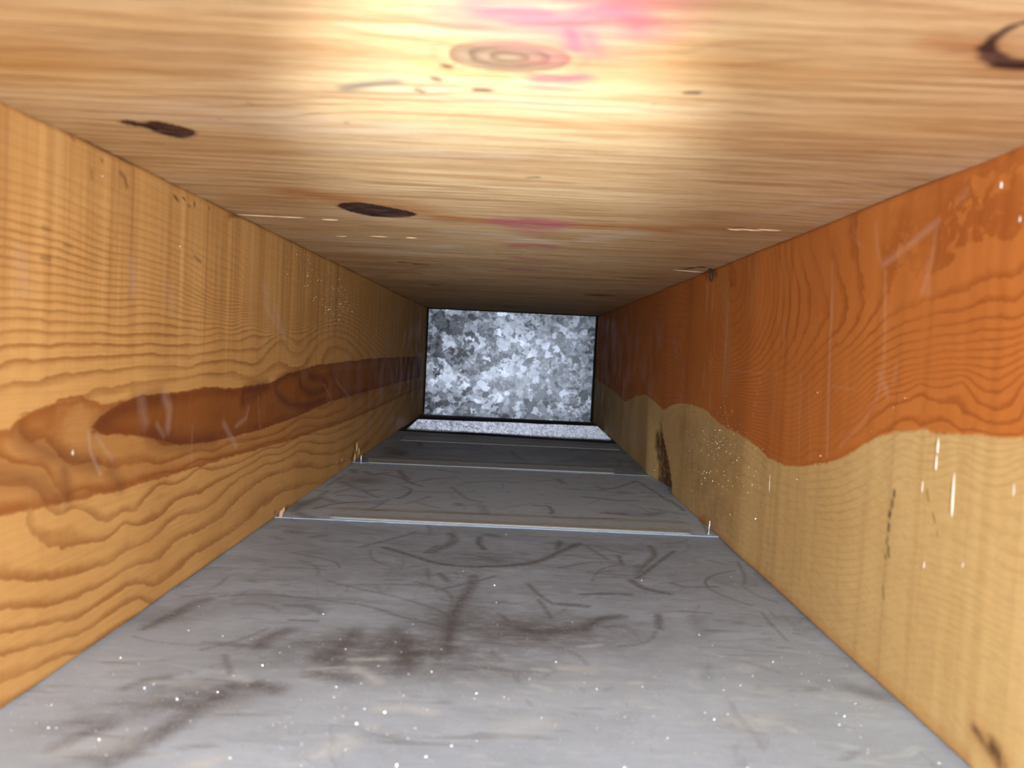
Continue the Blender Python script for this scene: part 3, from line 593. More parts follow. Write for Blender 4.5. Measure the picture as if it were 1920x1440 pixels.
ceiling = slab('ceiling', P, (0, 0, 0.019), M_ceil, dict(phase=phase, ring=ring, hole=hole, hollow=hollow, crack=crack, orange=orange, pink=pink, pale=pale, gray=gray, brown=brown, yellow=yellow), flip=True)
tag(ceiling, 'knotty plywood subfloor overhead with smears of pink marking paint', kind='structure')

# ------------------------------------------------------------------ floor: three lapped sheets of galvanized steel
floor = bpy.data.objects.new('floor', None); C.objects.link(floor)
tag(floor, 'scuffed galvanized sheet metal pan closing the bottom of the joist bay', kind='structure')
NEAR = [ # (points, width mm, strength)
 ([(-161.3,439.0),(-137.2,445.2),(-104.8,440.3),(-75.7,432.9),(-55.3,418.2),(-46.1,415.2)], 1.8, .75), ([(-108.7,475.9),(-86.2,463.3),(-63.3,451.5),(-42.8,437.7),(-26.3,422.3)], 1.7, .7), ([(-147.4,535.6),(-130.5,528.2),(-113.3,517.7),(-107.9,505.8)], 2.0, .7),
 ([(-88.1,561.6),(-66.1,543.4),(-45.5,526.3),(-19.5,521.0),(6.0,528.7)], 4.5, .85), ([(-105.1,558.3),(-89.4,581.2),(-70.9,610.9)], 3.0, .65), ([(-43.3,612.0),(-39.2,586.9),(-52.0,553.3)], 7.0, .75), ([(-19.4,603.5),(-19.7,586.6),(-14.9,567.7)], 4.5, .85), ([(-55.8,552.6),(-50.0,572.7)], 4.0, .7),
 ([(-100.5,469.0),(-66.9,474.4),(-43.8,475.3)], 2.4, .6), ([(-177.9,389.1),(-173.4,403.7),(-169.8,425.9),(-165.4,433.6)], 7, .65), ([(-178.8,385.1),(-177.5,397.0),(-172.7,418.7)], 4, .6), ([(-108.8,390.8),(-116.0,378.8),(-115.2,368.4)], 8, .7),
 ([(-18.4,499.4),(-20.2,470.9),(-25.8,435.6),(-26.1,401.8),(-25.1,373.0)], 7, .75), ([(-39.7,467.9),(-24.2,481.2),(-4.5,501.7)], 3, .7), ([(-167.0,597.3),(-160.2,595.2)], 8, .6), ([(-144.6,582.8),(-137.8,588.4)], 7, .5), ([(-173.3,577.0),(-165.2,570.4)], 6, .4),
 ([(-119.9,428.7),(-107.8,428.2),(-97.9,418.6)], 5, .5), ([(-111.9,406.1),(-97.6,406.0)], 2.6, .7), ([(-96.3,552.5),(-90.0,528.6),(-72.2,508.7)], 2.0, .5), ([(-13.4,613.5),(-7.0,610.4)], 8, .7), ([(-51.2,512.3),(-46.9,488.9)], 3, .5), ([(-41.3,501.6),(-34.6,485.1)], 4, .7), ([(-127.8,357.0),(-118.0,337.1)], 3, .5),
 ([(-74.1,395.4),(-77.5,373.2),(-79.5,359.7)], 8, .6), ([(-53.7,398.1),(-43.1,370.7),(-44.6,345.6)], 10, .6), ([(-156.0,270.7),(-152.9,278.7),(-145.7,287.6)], 6, .6), ([(-132.4,262.0),(-126.6,277.3),(-121.1,296.6),(-112.2,324.1)], 9, .6), ([(-155.4,319.3),(-150.4,327.8),(-142.8,331.4)], 5, .5), ([(-82.4,341.2),(-64.8,337.5)], 9, .6), ([(-104.2,327.6),(-93.7,323.5)], 9, .7),
 ([(-54.6,481.9),(-32.8,463.7),(-27.3,435.4)], 3, .6), ([(-1.3,430.1),(6.2,414.2)], 3, .6), ([(-84.4,359.1),(-75.7,353.9)], 10, .7),
 ([(6.0,528.7),(24.9,542.1),(41.7,570.6),(57.9,597.5)], 6, .85), ([(43.7,603.1),(40.2,578.0)], 5, .75), ([(114.6,600.1),(112.7,572.2),(98.0,537.9)], 4.5, .75), ([(130.7,587.0),(115.0,558.0),(97.6,524.8),(90.0,511.2)], 3.4, .75), ([(85.1,567.2),(84.5,542.3)], 3.5, .75),
 ([(49.0,471.1),(64.2,474.5),(80.0,474.8)], 4, .8), ([(85.4,504.5),(91.4,488.4),(105.0,479.7)], 5, .8), ([(111.5,502.8),(120.4,495.7),(140.3,498.8)], 3.5, .7), ([(134.1,495.0),(136.8,512.8),(150.5,530.5),(164.1,539.2)], 2.0, .75), ([(134.1,495.0),(140.3,479.7),(152.7,462.9)], 1.8, .7),
 ([(45.2,411.4),(55.6,427.2),(68.4,433.3)], 7, .8), ([(90.7,438.7),(87.3,417.0)], 4.5, .75), ([(31.4,451.0),(50.2,449.0)], 5, .8), ([(16.3,487.7),(22.5,467.1),(31.3,448.6)], 3, .7), ([(173.4,564.8),(168.0,530.2),(161.3,507.9)], 2.5, .55), ([(63.5,590.3),(75.6,554.6)], 2.5, .65),
 ([(106.4,447.7),(123.1,445.5)], 2.5, .6), ([(154.9,452.3),(153.8,430.0),(154.3,406.3)], 2.0, .5), ([(39.2,527.8),(63.1,545.4),(82.1,545.3)], 3, .65), ([(6.2,414.2),(20.4,404.1),(43.7,411.2)], 10, .7), ([(97.2,544.5),(92.8,517.8)], 7, .5), ([(111.8,437.2),(110.2,412.1)], 9, .3), ([(22.1,456.9),(28.6,425.6)], 3, .6), ([(151.7,564.5),(161.0,555.6)], 4, .5),
 ([(96.9,353.1),(102.2,368.8)], 5, .25), ([(164.7,349.3),(172.3,341.9)], 9, .3), ([(58.5,500.2),(68.9,529.6),(94.4,550.9)], 2, .5), ([(71.9,591.9),(89.7,571.8)], 3, .5), ([(68.9,546.4),(95.0,554.5)], 2, .5)]
MID = [([(-183.7,666.5),(-183.9,695.6),(-175.1,729.6)], 9, .7), ([(-168.7,679.5),(-158.1,701.9),(-135.8,717.7),(-115.2,725.4)], 4, .75), ([(-180.5,751.0),(-169.2,754.0),(-158.5,781.2),(-145.8,797.6)], 4, .6), ([(-163.6,743.8),(-151.3,746.9),(-133.8,740.0)], 4, .7), ([(-184.8,786.9),(-182.8,828.2),(-179.8,858.8)], 3, .6), ([(-137.1,871.5),(-120.4,861.1),(-103.8,829.5),(-89.8,812.9)], 5, .75),
 ([(-116.6,819.0),(-98.8,837.9),(-77.3,866.1),(-57.2,883.5)], 3.2, .75), ([(-110.2,807.3),(-98.7,791.0),(-99.0,760.4),(-105.0,741.7)], 4, .7), ([(-162.9,887.6),(-152.1,870.9),(-139.6,886.6)], 8, .7), ([(-128.4,906.5),(-116.7,869.8),(-110.1,849.2)], 7, .7), ([(-115.0,682.5),(-104.3,677.9)], 7, .9), ([(-127.8,677.2),(-119.9,693.4),(-112.4,734.3)], 4, .5), ([(-166.7,720.7),(-161.6,716.7)], 8, .6), ([(-177.7,658.7),(-168.0,647.6),(-163.0,646.5)], 9, .65),
 ([(-175.3,816.3),(-147.7,777.9),(-131.5,782.2)], 9, .5), ([(-146.6,778.2),(-131.6,752.0),(-123.5,742.6)], 5, .55), ([(-191.4,693.8),(-180.4,717.3),(-177.0,763.9)], 5, .5), ([(-180.6,898.6),(-173.4,876.3)], 10, .6), ([(-144.5,705.1),(-128.4,706.5)], 4, .4), ([(-93.8,779.8),(-52.8,790.6)], 3, .45), ([(-95.1,717.1),(-76.3,754.6)], 4, .5), ([(-84.6,724.9),(-60.7,704.9)], 4, .5), ([(-46.0,729.0),(-43.6,724.3)], 8, .7),
 ([(79.6,793.2),(98.6,787.8),(113.2,781.5),(133.3,786.5)], 5, .75), ([(27.3,737.1),(40.0,735.7),(43.5,714.8),(41.1,701.9)], 4, .8), ([(100.0,836.0),(123.8,859.7),(153.2,911.6)], 4, .7), ([(43.1,690.3),(56.4,685.5),(98.1,694.7)], 4, .5), ([(169.0,800.3),(172.7,762.6),(172.5,744.6)], 5, .7), ([(-59.0,816.0),(-39.4,758.2),(-23.8,743.0)], 5, .5), ([(-93.2,784.9),(-63.9,782.1),(-33.8,795.2)], 3, .5), ([(-48.6,842.1),(-18.1,863.0),(13.7,859.6)], 4, .6),
 ([(35.5,878.2),(57.8,891.0)], 4, .55), ([(58.2,897.6),(63.3,873.5)], 8, .6), ([(90.4,717.2),(111.8,717.9)], 7, .6), ([(153.2,911.6),(162.7,841.3),(166.9,789.8)], 4, .6), ([(124.0,831.2),(135.1,823.1)], 8, .45), ([(98.3,858.8),(105.6,849.0)], 6, .5), ([(141.6,746.3),(170.4,727.0)], 5, .55), ([(135.0,719.0),(149.6,730.7)], 9, .5), ([(-8.4,711.2),(23.9,745.4)], 3, .4), ([(-23.0,725.1),(-18.3,692.4)], 8, .4), ([(78.7,877.8),(106.2,873.0)], 3, .5)]
FAR = [([(-148.2,1173.2),(-134.5,1155.1),(-130.5,1122.9)], 9, .6), ([(1.9,1129.5),(15.2,1055.3),(27.7,1032.6)], 6, .6), ([(150.9,1101.9),(165.1,1069.4)], 7, .5), ([(-168.9,1087.0),(-153.0,1052.7)], 26, .6), ([(-11.4,1093.9),(36.9,1091.3),(70.3,1113.0)], 5, .4), ([(146.5,1110.0),(155.4,1075.3),(145.3,1019.8)], 6, .4), ([(173.6,1090.6),(167.6,987.0)], 10, .5), ([(-163.8,1039.3),(-128.5,1023.9)], 8, .5), ([(-74.8,1240.7),(-56.3,1235.4)], 9, .3), ([(180.7,1195.4),(186.1,1154.1)], 9, .4), ([(-125.4,1103.3),(-80.1,1079.1)], 6, .3), ([(76.4,1040.0),(126.5,1153.8)], 5, .35)]
LITE = [([(-48.1,309.8),(-36.4,312.2),(-26.1,308.6)], 5, .6), ([(-64.2,346.2),(-58.6,342.5),(-52.4,334.8)], 5, .55), ([(-69.0,357.8),(-54.4,360.2)], 3.2, .55), ([(-85.8,345.2),(-70.9,349.0)], 2.4, .55), ([(30.2,357.3),(44.0,357.4)], 6, .6), ([(40.8,385.3),(52.1,389.6)], 2.5, .55), ([(16.4,355.7),(24.4,354.2)], 2.5, .6), ([(15.9,338.3),(22.9,334.2)], 3, .55), ([(60.9,344.7),(65.2,345.2)], 3.5, .6), ([(105.1,385.7),(112.9,379.9)], 2.2, .35), ([(148.1,392.7),(163.6,386.7)], 2.2, .35),
 ([(-114.8,334.6),(-107.8,331.3)], 4, .5), ([(-61.6,275.8),(-55.2,282.2)], 9, .5), ([(-103.1,262.9),(-100.2,265.0)], 7, .6), ([(-50.9,296.0),(-46.6,295.4)], 3, .5), ([(-151.4,269.3),(-134.1,276.6)], 11, .35), ([(100.4,310.0),(113.2,315.9)], 14, .35), ([(6.5,298.5),(16.1,302.7)], 12, .4), ([(51.1,325.1),(63.7,325.7)], 5, .3), ([(78.0,307.8),(82.5,308.2)], 3, .4), ([(110.2,347.4),(125.8,339.6)], 7, .25)]
def sheet(y0, y1, z, strokes, step_fn, skew=0.0, seed=1, skew1=None):
    ys = [y0]
    while ys[-1] < y1 - 1e-6: ys.append(min(y1, ys[-1] + step_fn(ys[-1])))
    ys = np.array(ys); xs = np.concatenate([[XL - 0.036, XL - 0.014], np.linspace(XL - 0.004, XR + 0.004, 380), [XR + 0.016, XR + 0.036]])
    U, W = np.meshgrid(xs * 1e3, ys * 1e3)
    st, so, li, gr = (np.zeros(U.shape) for _ in range(4))
    for L, wd, s in strokes: stroke(st, U, W, smooth_curve(L), wd, s, 0.75)
    rg = np.random.default_rng(seed)
    for _ in range(int(150 * min(1, (y1 - max(y0, .34)) / .3))):      # unnumbered faint drag marks
        u = rg.uniform(XL * 1e3, XR * 1e3); v = rg.uniform(max(y0, 0.36), y1) * 1e3
        a = rg.normal(0, 0.6); ln = rg.uniform(6, 45); b = rg.normal(0, 0.5)
        pts = [(u + ln * t * math.cos(a + b * t), v + ln * t * math.sin(a + b * t)) for t in (0, .25, .5, .75, 1)]
        stroke(st, U, W, pts, rg.uniform(0.8, 3.0), rg.uniform(.15, .5), 0.8)
    if y0 < 0.3:
        for L, wd, s in LITE: stroke(li, U, W, L, wd, s, 0.9)
        for c, r, s, ro_ in (([(-48.2,370.1)][0], (85, 38), .9, 0), ([(-123.5,312.7)][0], (38, 20), .75, .5), ([(14.8,403.4)][0], (75, 40), .85, 0), ([(-151.7,291.3)][0], (22, 9), .6, .4), ([(-22.5,410.3)][0], (40, 75), .75, 0), ([(-131.3,278.8)][0], (30, 8), .55, .9), ([(-16.6,538.2)][0], (60, 30), .6, 0),
                             ([(96.5,518.4)][0], (70, 26), .35, 0), ([(38.5,418.6)][0], (30, 18), .7, .3), ([(-174.3,405.6)][0], (30, 20), .45, .8), ([(167.2,344.0)][0], (18, 9), .35, -.6)):
            blob(so, U, W, c, r, s, ro_)
        np.maximum(so, 0.30 * np.clip((U + 190) / 60, 0, 1) * np.exp(-((W - 520) / 110) ** 2), out=so)
    elif z < 0.0006:
        for c, r, s in (([(-154.2,829.3)][0], (26, 26), .75), ([(-183.9,695.6)][0], (20, 30), .5), ([(125.8,716.9)][0], (28, 14), .4), ([(-163.1,833.9)][0], (25, 30), .5)): blob(so, U, W, c, r, s)
        so = np.maximum(so, 0.02)
    else:
        so = np.maximum(so, 0.34); blob(so, U, W, [(-152.7,1033.8)][0], (30, 50), .8)
    lighten = np.clip((430 - W) / 90, 0, 1) * np.clip((W + 50) / 60, 0, 1)
    if 0.0002 < z < 0.0006: lighten = np.full(U.shape, 2.2)
    P = np.stack([U / 1e3, W / 1e3 + (skew + ((skew if skew1 is None else skew1) - skew) * (W / 1e3 - y0) / (y1 - y0)) * (U / 1e3), np.full(U.shape, z) + 0.00015 * vnoise(W, seed + 40, 60) * 0], -1)
    edge = (W > y1 * 1e3 - 0.5) | (W < y0 * 1e3 + 0.5)
    return slab('sheet_panel', P, (0, 0, -0.00035), M_floor, dict(streak=st, soil=so, lighten=lighten, lite=li, green=gr), parent=floor, flip=False)
SK = 0.018
fa = lambda y: 0.010 if y < 0.2 else (0.0010 if y < 0.42 else 0.0016)
sheet(-0.30, 0.700, 0.0, NEAR, fa, SK, 11)
sheet(0.640, 1.000, 0.0004, MID, lambda y: 0.0022, SK, 12)
sheet(0.952, 1.300, 0.0008, FAR, lambda y: 0.0035, SK, 13, -0.10)
floor.children[0]['label'] = 'nearest galvanized sheet, widest, with dark smears and bright wiped spots'
floor.children[1]['label'] = 'middle galvanized sheet covered in thin curved scuffs'
floor.children[2]['label'] = 'far galvanized sheet, darkest, running up to the open slot'

# ------------------------------------------------------------------ cleats over the seams
def cleat(pf0, pf1, pb0, pb1, z, h, label, seed):
    """drive cleat: flat folded strip with a raised rolled front hem"""
    root = bpy.data.objects.new('seam_cleat', None); C.objects.link(root)
    root.location = ((pf0[0] + pf1[0]) / 2e3, (pf0[1] + pf1[1]) / 2e3, z)
    tag(root, label, 'cleat', 'seam cleats across the sheet metal floor')
    o = root.location; n = 60; rg = np.random.default_rng(seed)
    sag = vnoise(np.linspace(0, 300, n + 1), seed, 90.0) * 0.0005
    bm = bmesh.new(); rows = []
    for i in range(n + 1):
        t = i / n
        f = np.array(pf0) * (1 - t) + np.array(pf1) * t; b = np.array(pb0) * (1 - t) + np.array(pb1) * t
        f = f / 1e3; b = b / 1e3; f[1] += sag[i]
        prof = [(f[0], f[1] + 0.0012, h), (f[0] * .6 + b[0] * .4, f[1] * .6 + b[1] * .4, h * 0.8), (b[0], b[1] - 0.0004, h * 0.95), (b[0], b[1], 0.0), (f[0], f[1] + 0.0012, 0.0)]
        rows.append([bm.verts.new((x - o.x, y - o.y, zz)) for x, y, zz in prof])
    for a, b in zip(rows[:-1], rows[1:]):
        for j in range(5): bm.faces.new((a[j], a[(j + 1) % 5], b[(j + 1) % 5], b[j]))
    bm.faces.new(rows[0]); bm.faces.new(rows[-1][::-1])
    bm_obj('flat_strip', bm, M_strip, root)
    # rolled hem along the near edge
    bm = bmesh.new(); rows = []; k = 8
    for i in range(n + 1):
        t = i / n; f = (np.array(pf0) * (1 - t) + np.array(pf1) * t) / 1e3; f[1] += sag[i]
        rad = h * 0.52 * (1 + 0.06 * rg.normal())
        rows.append([bm.verts.new((f[0] - o.x, f[1] - o.y + 0.0008 + rad * math.cos(a), h * 0.53 + rad * math.sin(a))) for a in (2 * math.pi * j / k for j in range(k))])
    for a, b in zip(rows[:-1], rows[1:]):
        for j in range(k): bm.faces.new((a[j], a[(j + 1) % k], b[(j + 1) % k], b[j]))
    bm.faces.new(rows[0]); bm.faces.new(rows[-1][::-1])
    e = bm_obj('folded_hem', bm, M_edge, root, True); e['label'] = 'bright rolled near edge of the cleat'
    return root
def strip_mat():
    k = N('cleat_zinc'); c = k.co()
    n = k.noise(k.map(c, (20, 60, 1)), 2.0, 4.0, 0.6); n2 = k.noise(k.map(c, (60, 160, 1)), 2.0, 4.0, 0.65)
    col = k.mix(n, (0.44, 0.58, 0.66), (0.56, 0.70, 0.84)); col = k.mix(k.ss(n2, 0.55, 0.72, 0, 0.7), col, (0.16, 0.19, 0.20))
    return k.out(col, 0.55, metal=0.0, normal=k.bump(n2, 0.15, 0.0003))
M_strip = strip_mat()
cleat([(-147.2,639.7)][0], [(156.8,643.3)][0], [(-149.5,668.9)][0], [(160.4,679.4)][0], 0.0003, 0.0024, 'longer nearer metal cleat over the floor seam, bright near edge, beside the right screw', 3)
cleat([(-173.5,945.0)][0], [(132.4,955.2)][0], [(-177.5,980.6)][0], [(136.2,994.9)][0], 0.0007, 0.0019, 'shorter farther metal cleat over the floor seam, beside the left screw', 4)
cleat([(-168.3,1186.4)][0], [(172.5,1199.0)][0], [(-167.6,1252.9)][0], [(168.3,1243.7)][0], 0.0007, 0.0009, 'thin dark cleat farthest away, just before the black slot in the floor', 5)

# ------------------------------------------------------------------ far end: spangled cap, bent lip
cap = bpy.data.objects.new('end_cap', None); C.objects.link(cap); cap.location = (-0.005, YE, 0.115)
tag(cap, 'spangled galvanized sheet metal plate closing the far end of the duct', 'end cap')
def plate(name, quad, th, mat, parent, nx=2, bend=0.0, seed=0, wav=0.0):
    """quad: four 3-D corners TL TR BR BL; thickness along +y"""
    q = [np.array(p) for p in quad]; bm = bmesh.new(); G = []
    o = np.array(parent.location) if parent else np.zeros(3)
    for i in range(nx + 1):
        t = i / nx; a = q[0] * (1 - t) + q[1] * t; b = q[3] * (1 - t) + q[2] * t
        wv = wav * vnoise(np.array([t * 400.0]), seed, 45.0)[0]; wv2 = wav * vnoise(np.array([t * 400.0]), seed + 1, 60.0)[0]
        a = a + np.array([0, 0, wv]); b = b + np.array([0, 0, wv2])
        G.append([bm.verts.new(p - o) for p in (a, b, b + (0, th, 0), a + (0, th, 0))])
    for a, b in zip(G[:-1], G[1:]):
        for j in range(4): bm.faces.new((a[j], a[(j + 1) % 4], b[(j + 1) % 4], b[j]))
    bm.faces.new(G[0]); bm.faces.new(G[-1][::-1])
    return bm_obj(name, bm, mat, parent)
face = plate('face_sheet', ((-0.1868, YE, 0.2282), (0.1738, YE + 0.0015, 0.2286), (0.1728, YE - 0.0025, 0.0000), (-0.1868, YE - 0.004, 0.0004)), 0.0008, M_cap, cap)
fl = plate('foot_shade_strip', ((-0.190, YE + 0.004, 0.004), (0.1765, YE + 0.004, 0.002), (0.1765, YE + 0.004, -0.022), (-0.190, YE + 0.004, -0.022)), 0.0008, M_dark, cap)  # dark strip added to stand in for the shaded gap under the plate
fl['label'] = 'dark strip standing in for the shaded gap along the foot of the plate'
lip = bpy.data.objects.new('duct_lip', None); C.objects.link(lip); lip.location = (-0.005, 1.455, 0.0)
tag(lip, 'narrow bright fine-grained metal strip between the black slot and the end plate', 'lip')
tl, tr = [(-174.5,9.0),(165.1,12.2)]; bl_, br = [(-195.5,-11.1),(196.5,-14.4)]
plate('sloped_sheet', ((tl[0] / 1e3, 1.4595, tl[1] / 1e3), (tr[0] / 1e3, 1.4595, tr[1] / 1e3), (br[0] / 1e3, 1.457, br[1] / 1e3), (bl_[0] / 1e3, 1.457, bl_[1] / 1e3)), 0.0007, M_lip, lip, 60, seed=51, wav=0.0005)
# dark back edge of the lip, folded down towards the cap
tb = plate('back_fold', ((tl[0] / 1e3, 1.4605, tl[1] / 1e3 + .0002), (tr[0] / 1e3, 1.4605, tr[1] / 1e3 + .0002), (tr[0] / 1e3, 1.60, -0.03), (tl[0] / 1e3, 1.60, -0.03)), 0.0007, M_dark, lip, 4)

# ------------------------------------------------------------------ screws and nail
def screw(loc, h, r, lean, label):
    root = bpy.data.objects.new('sheet_metal_screw', None); C.objects.link(root); root.location = loc; root.rotation_euler = lean
    tag(root, label, 'screw', 'screw points standing up through the floor')
    bm = bmesh.new(); k = 14; rows = []                       # tapering core
    for t, rr in ((-0.12, .78), (0, .78), (.45, .72), (.72, .52), (.9, .25), (1, .03)):
        rows.append([bm.verts.new((r * rr * math.cos(2 * math.pi * j / k), r * rr * math.sin(2 * math.pi * j / k), h * t)) for j in range(k)])
    for a, b in zip(rows[:-1], rows[1:]):
        for j in range(k): bm.faces.new((a[j], a[(j + 1) % k], b[(j + 1) % k], b[j]))
    bm.faces.new(rows[0][::-1]); bm.faces.new(rows[-1])
    bm_obj('shank', bm, M_screw, root, True)
    bm = bmesh.new(); turns = 6.5; n = int(turns * 16); prev = None   # helical thread
    for i in range(n + 1):
        t = i / n; a = 2 * math.pi * turns * t; z = h * (0.0 + 0.88 * t)
        core = r * np.interp(t, [0, .5, .8, 1], [.74, .66, .42, .2]); out = r * np.interp(t, [0, .5, .8, 1], [1.25, 1.18, .85, .3]); p = h * 0.045
        ring_ = [bm.verts.new((q * math.cos(a), q * math.sin(a), z + dz)) for q, dz in ((core, -p), (out, 0), (core, p))]
        if prev:
            for j in range(3): bm.faces.new((prev[j], prev[(j + 1) % 3], ring_[(j + 1) % 3], ring_[j]))
        else: bm.faces.new(ring_)
        prev = ring_
    bm.faces.new(prev[::-1])
    bm_obj('thread', bm, M_screw, root, True)
    return root
sr = [(177.2,651.1)][0]; sl = [(-180.7,938.3)][0]
screw((sr[0] / 1e3 - 0.0045, sr[1] / 1e3, 0.0004), 0.0125, 0.0015, (0.0, 0.06, 0), 'silver screw point beside the right joist at the end of the nearer cleat')
screw((sl[0] / 1e3, sl[1] / 1e3 + .006, 0.0008), 0.0112, 0.0015, (0.0, -0.02, 0), 'silver screw point beside the left joist at the end of the farther cleat')
# nail point through the plywood
nl = bpy.data.objects.new('nail', None); C.objects.link(nl); nl.location = (XR - 0.0035, 0.705, ZC); nl.rotation_euler = (0.05, -0.16 + math.pi, 0)
tag(nl, 'dark nail point poking down through the plywood beside the right joist', 'nail')
bm = bmesh.new(); k = 10; rows = []
for t, rr in ((-0.3, 1), (.62, 1), (.8, .75), (1, .06)):
    rows.append([bm.verts.new((0.0014 * rr * math.cos(2 * math.pi * j / k), 0.0014 * rr * math.sin(2 * math.pi * j / k), 0.0125 * t)) for j in range(k)])
for a, b in zip(rows[:-1], rows[1:]):
    for j in range(k): bm.faces.new((a[j], a[(j + 1) % k], b[(j + 1) % k], b[j]))
bm.faces.new(rows[0][::-1]); bm.faces.new(rows[-1])
bm_obj('shank', bm, M_nail, nl, True)

# ------------------------------------------------------------------ splinters, resin beads, grit
def sliver(name, p, axis, ln, wd, th, mat, parent, up):
    """faceted sliver of torn wood along axis, lying on a surface whose normal is up"""
    a = Vector(axis).normalized(); u = Vector(up).normalized(); b = u.cross(a).normalized(); u = a.cross(b)
    bm = bmesh.new(); P0 = Vector(p); rows = []
    for t, s in ((-.5, .15), (-.25, .8), (.05, 1.0), (.3, .7), (.5, .1)):
        j = random.uniform(-.15, .15) * wd
        rows.append([bm.verts.new(P0 + a * ln * t + b * (wd * s * .5 * q + j) + u * (th * s * v)) for q, v in ((-1, -.2), (1, -.2), (.5, .9), (-.4, 1))])
    for r_, s_ in zip(rows[:-1], rows[1:]):
        for j in range(4): bm.faces.new((r_[j], r_[(j + 1) % 4], s_[(j + 1) % 4], s_[j]))
    bm.faces.new(rows[0]); bm.faces.new(rows[-1][::-1])
    return bm_obj(name, bm, mat, parent)
for (u0, v0), ln in zip([(-175.6,526.7),(-156.2,526.9),(-128.9,529.4),(-107.9,599.6),(-138.9,608.1),(-82.9,598.4)], (.034, .022, .012, .016, .010, .010)):
    sliver('splinter', (u0 / 1e3, v0 / 1e3, ZC), (1, 0.02, 0), ln, 0.0009, 0.0006, M_chip, ceiling, (0, 0, -1))
for (u0, v0), ln in zip(CE("d3:1480,145 1640,145 1330,140 900,515 960,522 d3:0,0".replace(' d3:0,0', '')) if False else [(144.7,487.8),(154.8,484.6),(135.4,489.3),(159.0,732.1),(166.1,735.9)], (.02, .018, .012, .03, .022)):
    sliver('splinter', (u0 / 1e3, v0 / 1e3, ZC), (1, 0.05, 0), ln, 0.0016, 0.0009, M_chip, ceiling, (0, 0, -1))
for (u0, v0), ax, ln in zip([(959.5,18.5),(974.2,11.2),(948.9,6.6),(849.9,15.7),(876.7,14.2),(899.4,12.2)], ((0, .2, 1), (0, -.3, 1), (0, .1, 1), (0, 1, .1), (0, 1, .3), (0, 1, -.1)), (.012, .010, .012, .018, .014, .01)):
    sliver('splinter', (XL + 0.0006, u0 / 1e3, v0 / 1e3), ax, ln, 0.0028, 0.0014, M_chip, wall_left, (1, 0, 0))
wc = [(-191.2,638.1)][0]
chip = sliver('wood_chip', (XL + 0.0035, 0.640, 0.0035), (0.3, 0.25, 1.0), 0.0105, 0.0036, 0.0016, chip_wood('orange_chip', (0.70, 0.30, 0.10), (0.92, 0.66, 0.44)), None, (0.8, -1, 0))
tag(chip, 'small orange wood chip at the foot of the left joist by the nearer seam', 'wood chip')
def bead(p, axis, ln, wd, parent, up):
    a = Vector(axis).normalized(); u = Vector(up).normalized(); b = u.cross(a)
    bm = bmesh.new(); P0 = Vector(p); rows = []; n = 8; k = 8
    for i in range(n + 1):
        t = -1 + 2 * i / n; s = math.sqrt(max(0.0, 1 - t * t)) * (1 - .25 * t) + .02
        rows.append([bm.verts.new(P0 + a * ln * .5 * t + b * wd * .5 * s * math.cos(math.pi * j / (k - 1)) + u * (wd * .42 * s * math.sin(math.pi * j / (k - 1)) - 0.0002)) for j in range(k)])
    for r_, s_ in zip(rows[:-1], rows[1:]):
        for j in range(k): bm.faces.new((r_[j], r_[(j + 1) % k], s_[(j + 1) % k], s_[j]))
    bm.faces.new(rows[0]); bm.faces.new(rows[-1][::-1])
    return bm_obj('resin_bead', bm, M_resin, parent, True)
for (u0, v0), ln, wd in zip([(320.4,117.4),(320.7,110.4),(307.1,99.3),(270.0,108.6),(330.1,98.7),(388.7,101.3),(389.6,95.7),(522.5,66.7),(290.7,218.6),(278.1,204.0),(274.0,82.9),(324.4,66.2),(296.9,74.1),(390.4,16.4)],
                            (.007, .007, .019, .008, .006, .004, .003, .013, .003, .003, .004, .003, .003, .006), (.0012, .0011, .0012, .0015, .0008, .0007, .0006, .0007, .0015, .0014, .0010, .0008, .0008, .0005)):
    bead((XR + 0.0002, u0 / 1e3, v0 / 1e3), (0, 0.02, 1), ln, wd, wall_right, (-1, 0, 0))
bead((XL - 0.0001, [(335.7,94.8)][0][0] / 1e3, [(335.7,94.8)][0][1] / 1e3), (0, 0, 1), .003, .0018, wall_left, (1, 0, 0))

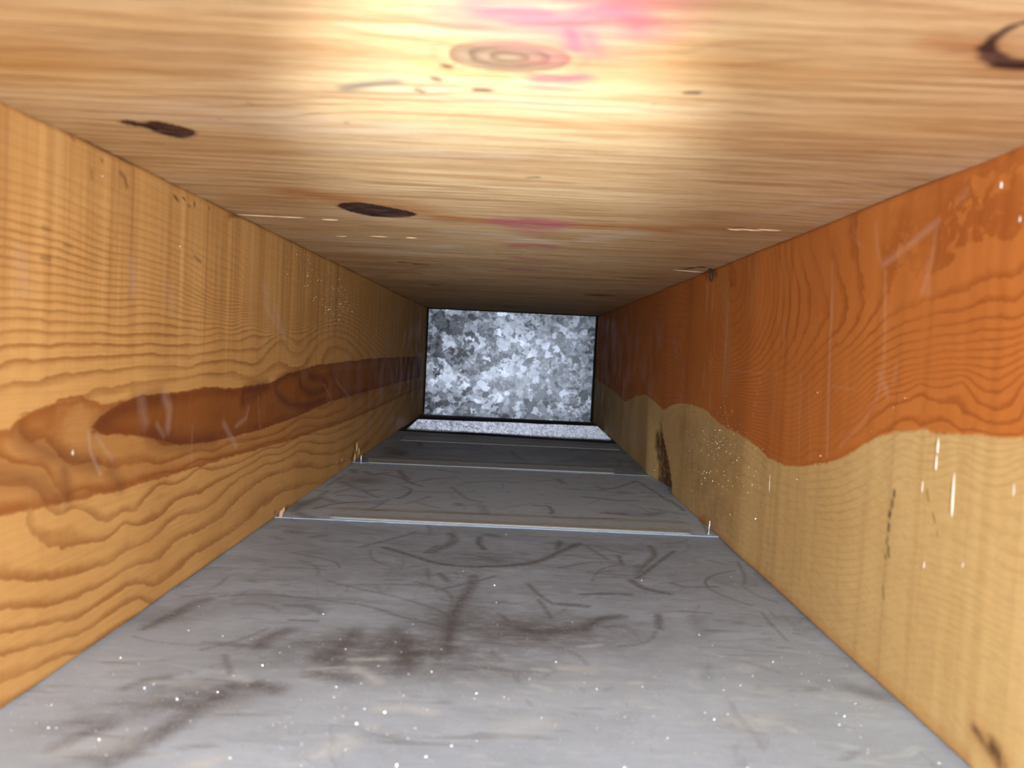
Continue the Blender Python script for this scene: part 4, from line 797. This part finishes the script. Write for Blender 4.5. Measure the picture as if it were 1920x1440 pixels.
def flakes(name, pts, size, tilt, up, mat, parent, seed):
    """tiny faceted grains lying at random angles"""
    rg = np.random.default_rng(seed); V = []; F = []
    for p in pts:
        u = Vector(up) + Vector(rg.normal(0, tilt, 3)); u.normalize()
        a = u.orthogonal().normalized(); b = u.cross(a); s = size * rg.uniform(.5, 1.4); i = len(V); P0 = Vector(p) + Vector(up) * s * .35
        for q in range(5):
            an = 2 * math.pi * q / 5 + rg.uniform(-.3, .3); V.append(P0 + a * s * .5 * math.cos(an) + b * s * .5 * math.sin(an) + u * s * .12)
        V.append(P0 - u * s * .3)
        F.append((i, i + 1, i + 2, i + 3, i + 4))
        for q in range(5): F.append((i + 5, i + (q + 1) % 5, i + q))
    me = bpy.data.meshes.new(name); me.from_pydata([tuple(v) for v in V], [], F); me.update()
    o = link_mesh(name, me, mat, parent); o['kind'] = 'stuff'; return o
g = rng
pts = [(g.uniform(XL, XR), 0.26 + abs(g.normal(0, .07)), 0.0) for _ in range(5000)] + [(g.uniform(XL, XR), g.uniform(.3, .62), 0.0) for _ in range(600)]
grit = flakes('metal_grit', pts, 0.00042, 0.8, (0, 0, 1), M_grit, None, 21)
tag(grit, 'bright specks of metal grit sprinkled over the nearest floor sheet', 'grit', kind='stuff')
def patch(fn, ctr, sd, n): return [(ctr[0] + g.normal(0, sd[0]), ctr[1] + g.normal(0, sd[1])) for _ in range(n)]
pl = []
for c_, sd, n in (([(818.7,191.2)][0], (60, 18), 1000), ([(704.9,218.2)][0], (45, 14), 400), ([(651.2,227.0)][0], (40, 8), 60), ([(390.3,209.3)][0], (25, 12), 60)):
    pl += [(XL, a / 1e3, b / 1e3) for a, b in patch(None, c_, sd, n) if 5 < b < 226]
o = flakes('resin_speck', pl, 0.0006, 0.9, (1, 0, 0), M_gritw, wall_left, 22); o['label'] = 'glinting resin specks'
pr = []
for c_, sd, n in (([(649.9,76.7)][0], (55, 16), 900), ([(662.1,54.4)][0], (60, 18), 600), ([(943.7,30.4)][0], (14, 22), 200), ([(367.3,95.2)][0], (60, 25), 60)):
    pr += [(XR - 0.0004, a / 1e3, b / 1e3) for a, b in patch(None, c_, sd, n) if 5 < b < 226]
o = flakes('resin_speck', pr, 0.0006, 0.9, (-1, 0, 0), M_gritw, wall_right, 23); o['label'] = 'glinting resin specks'
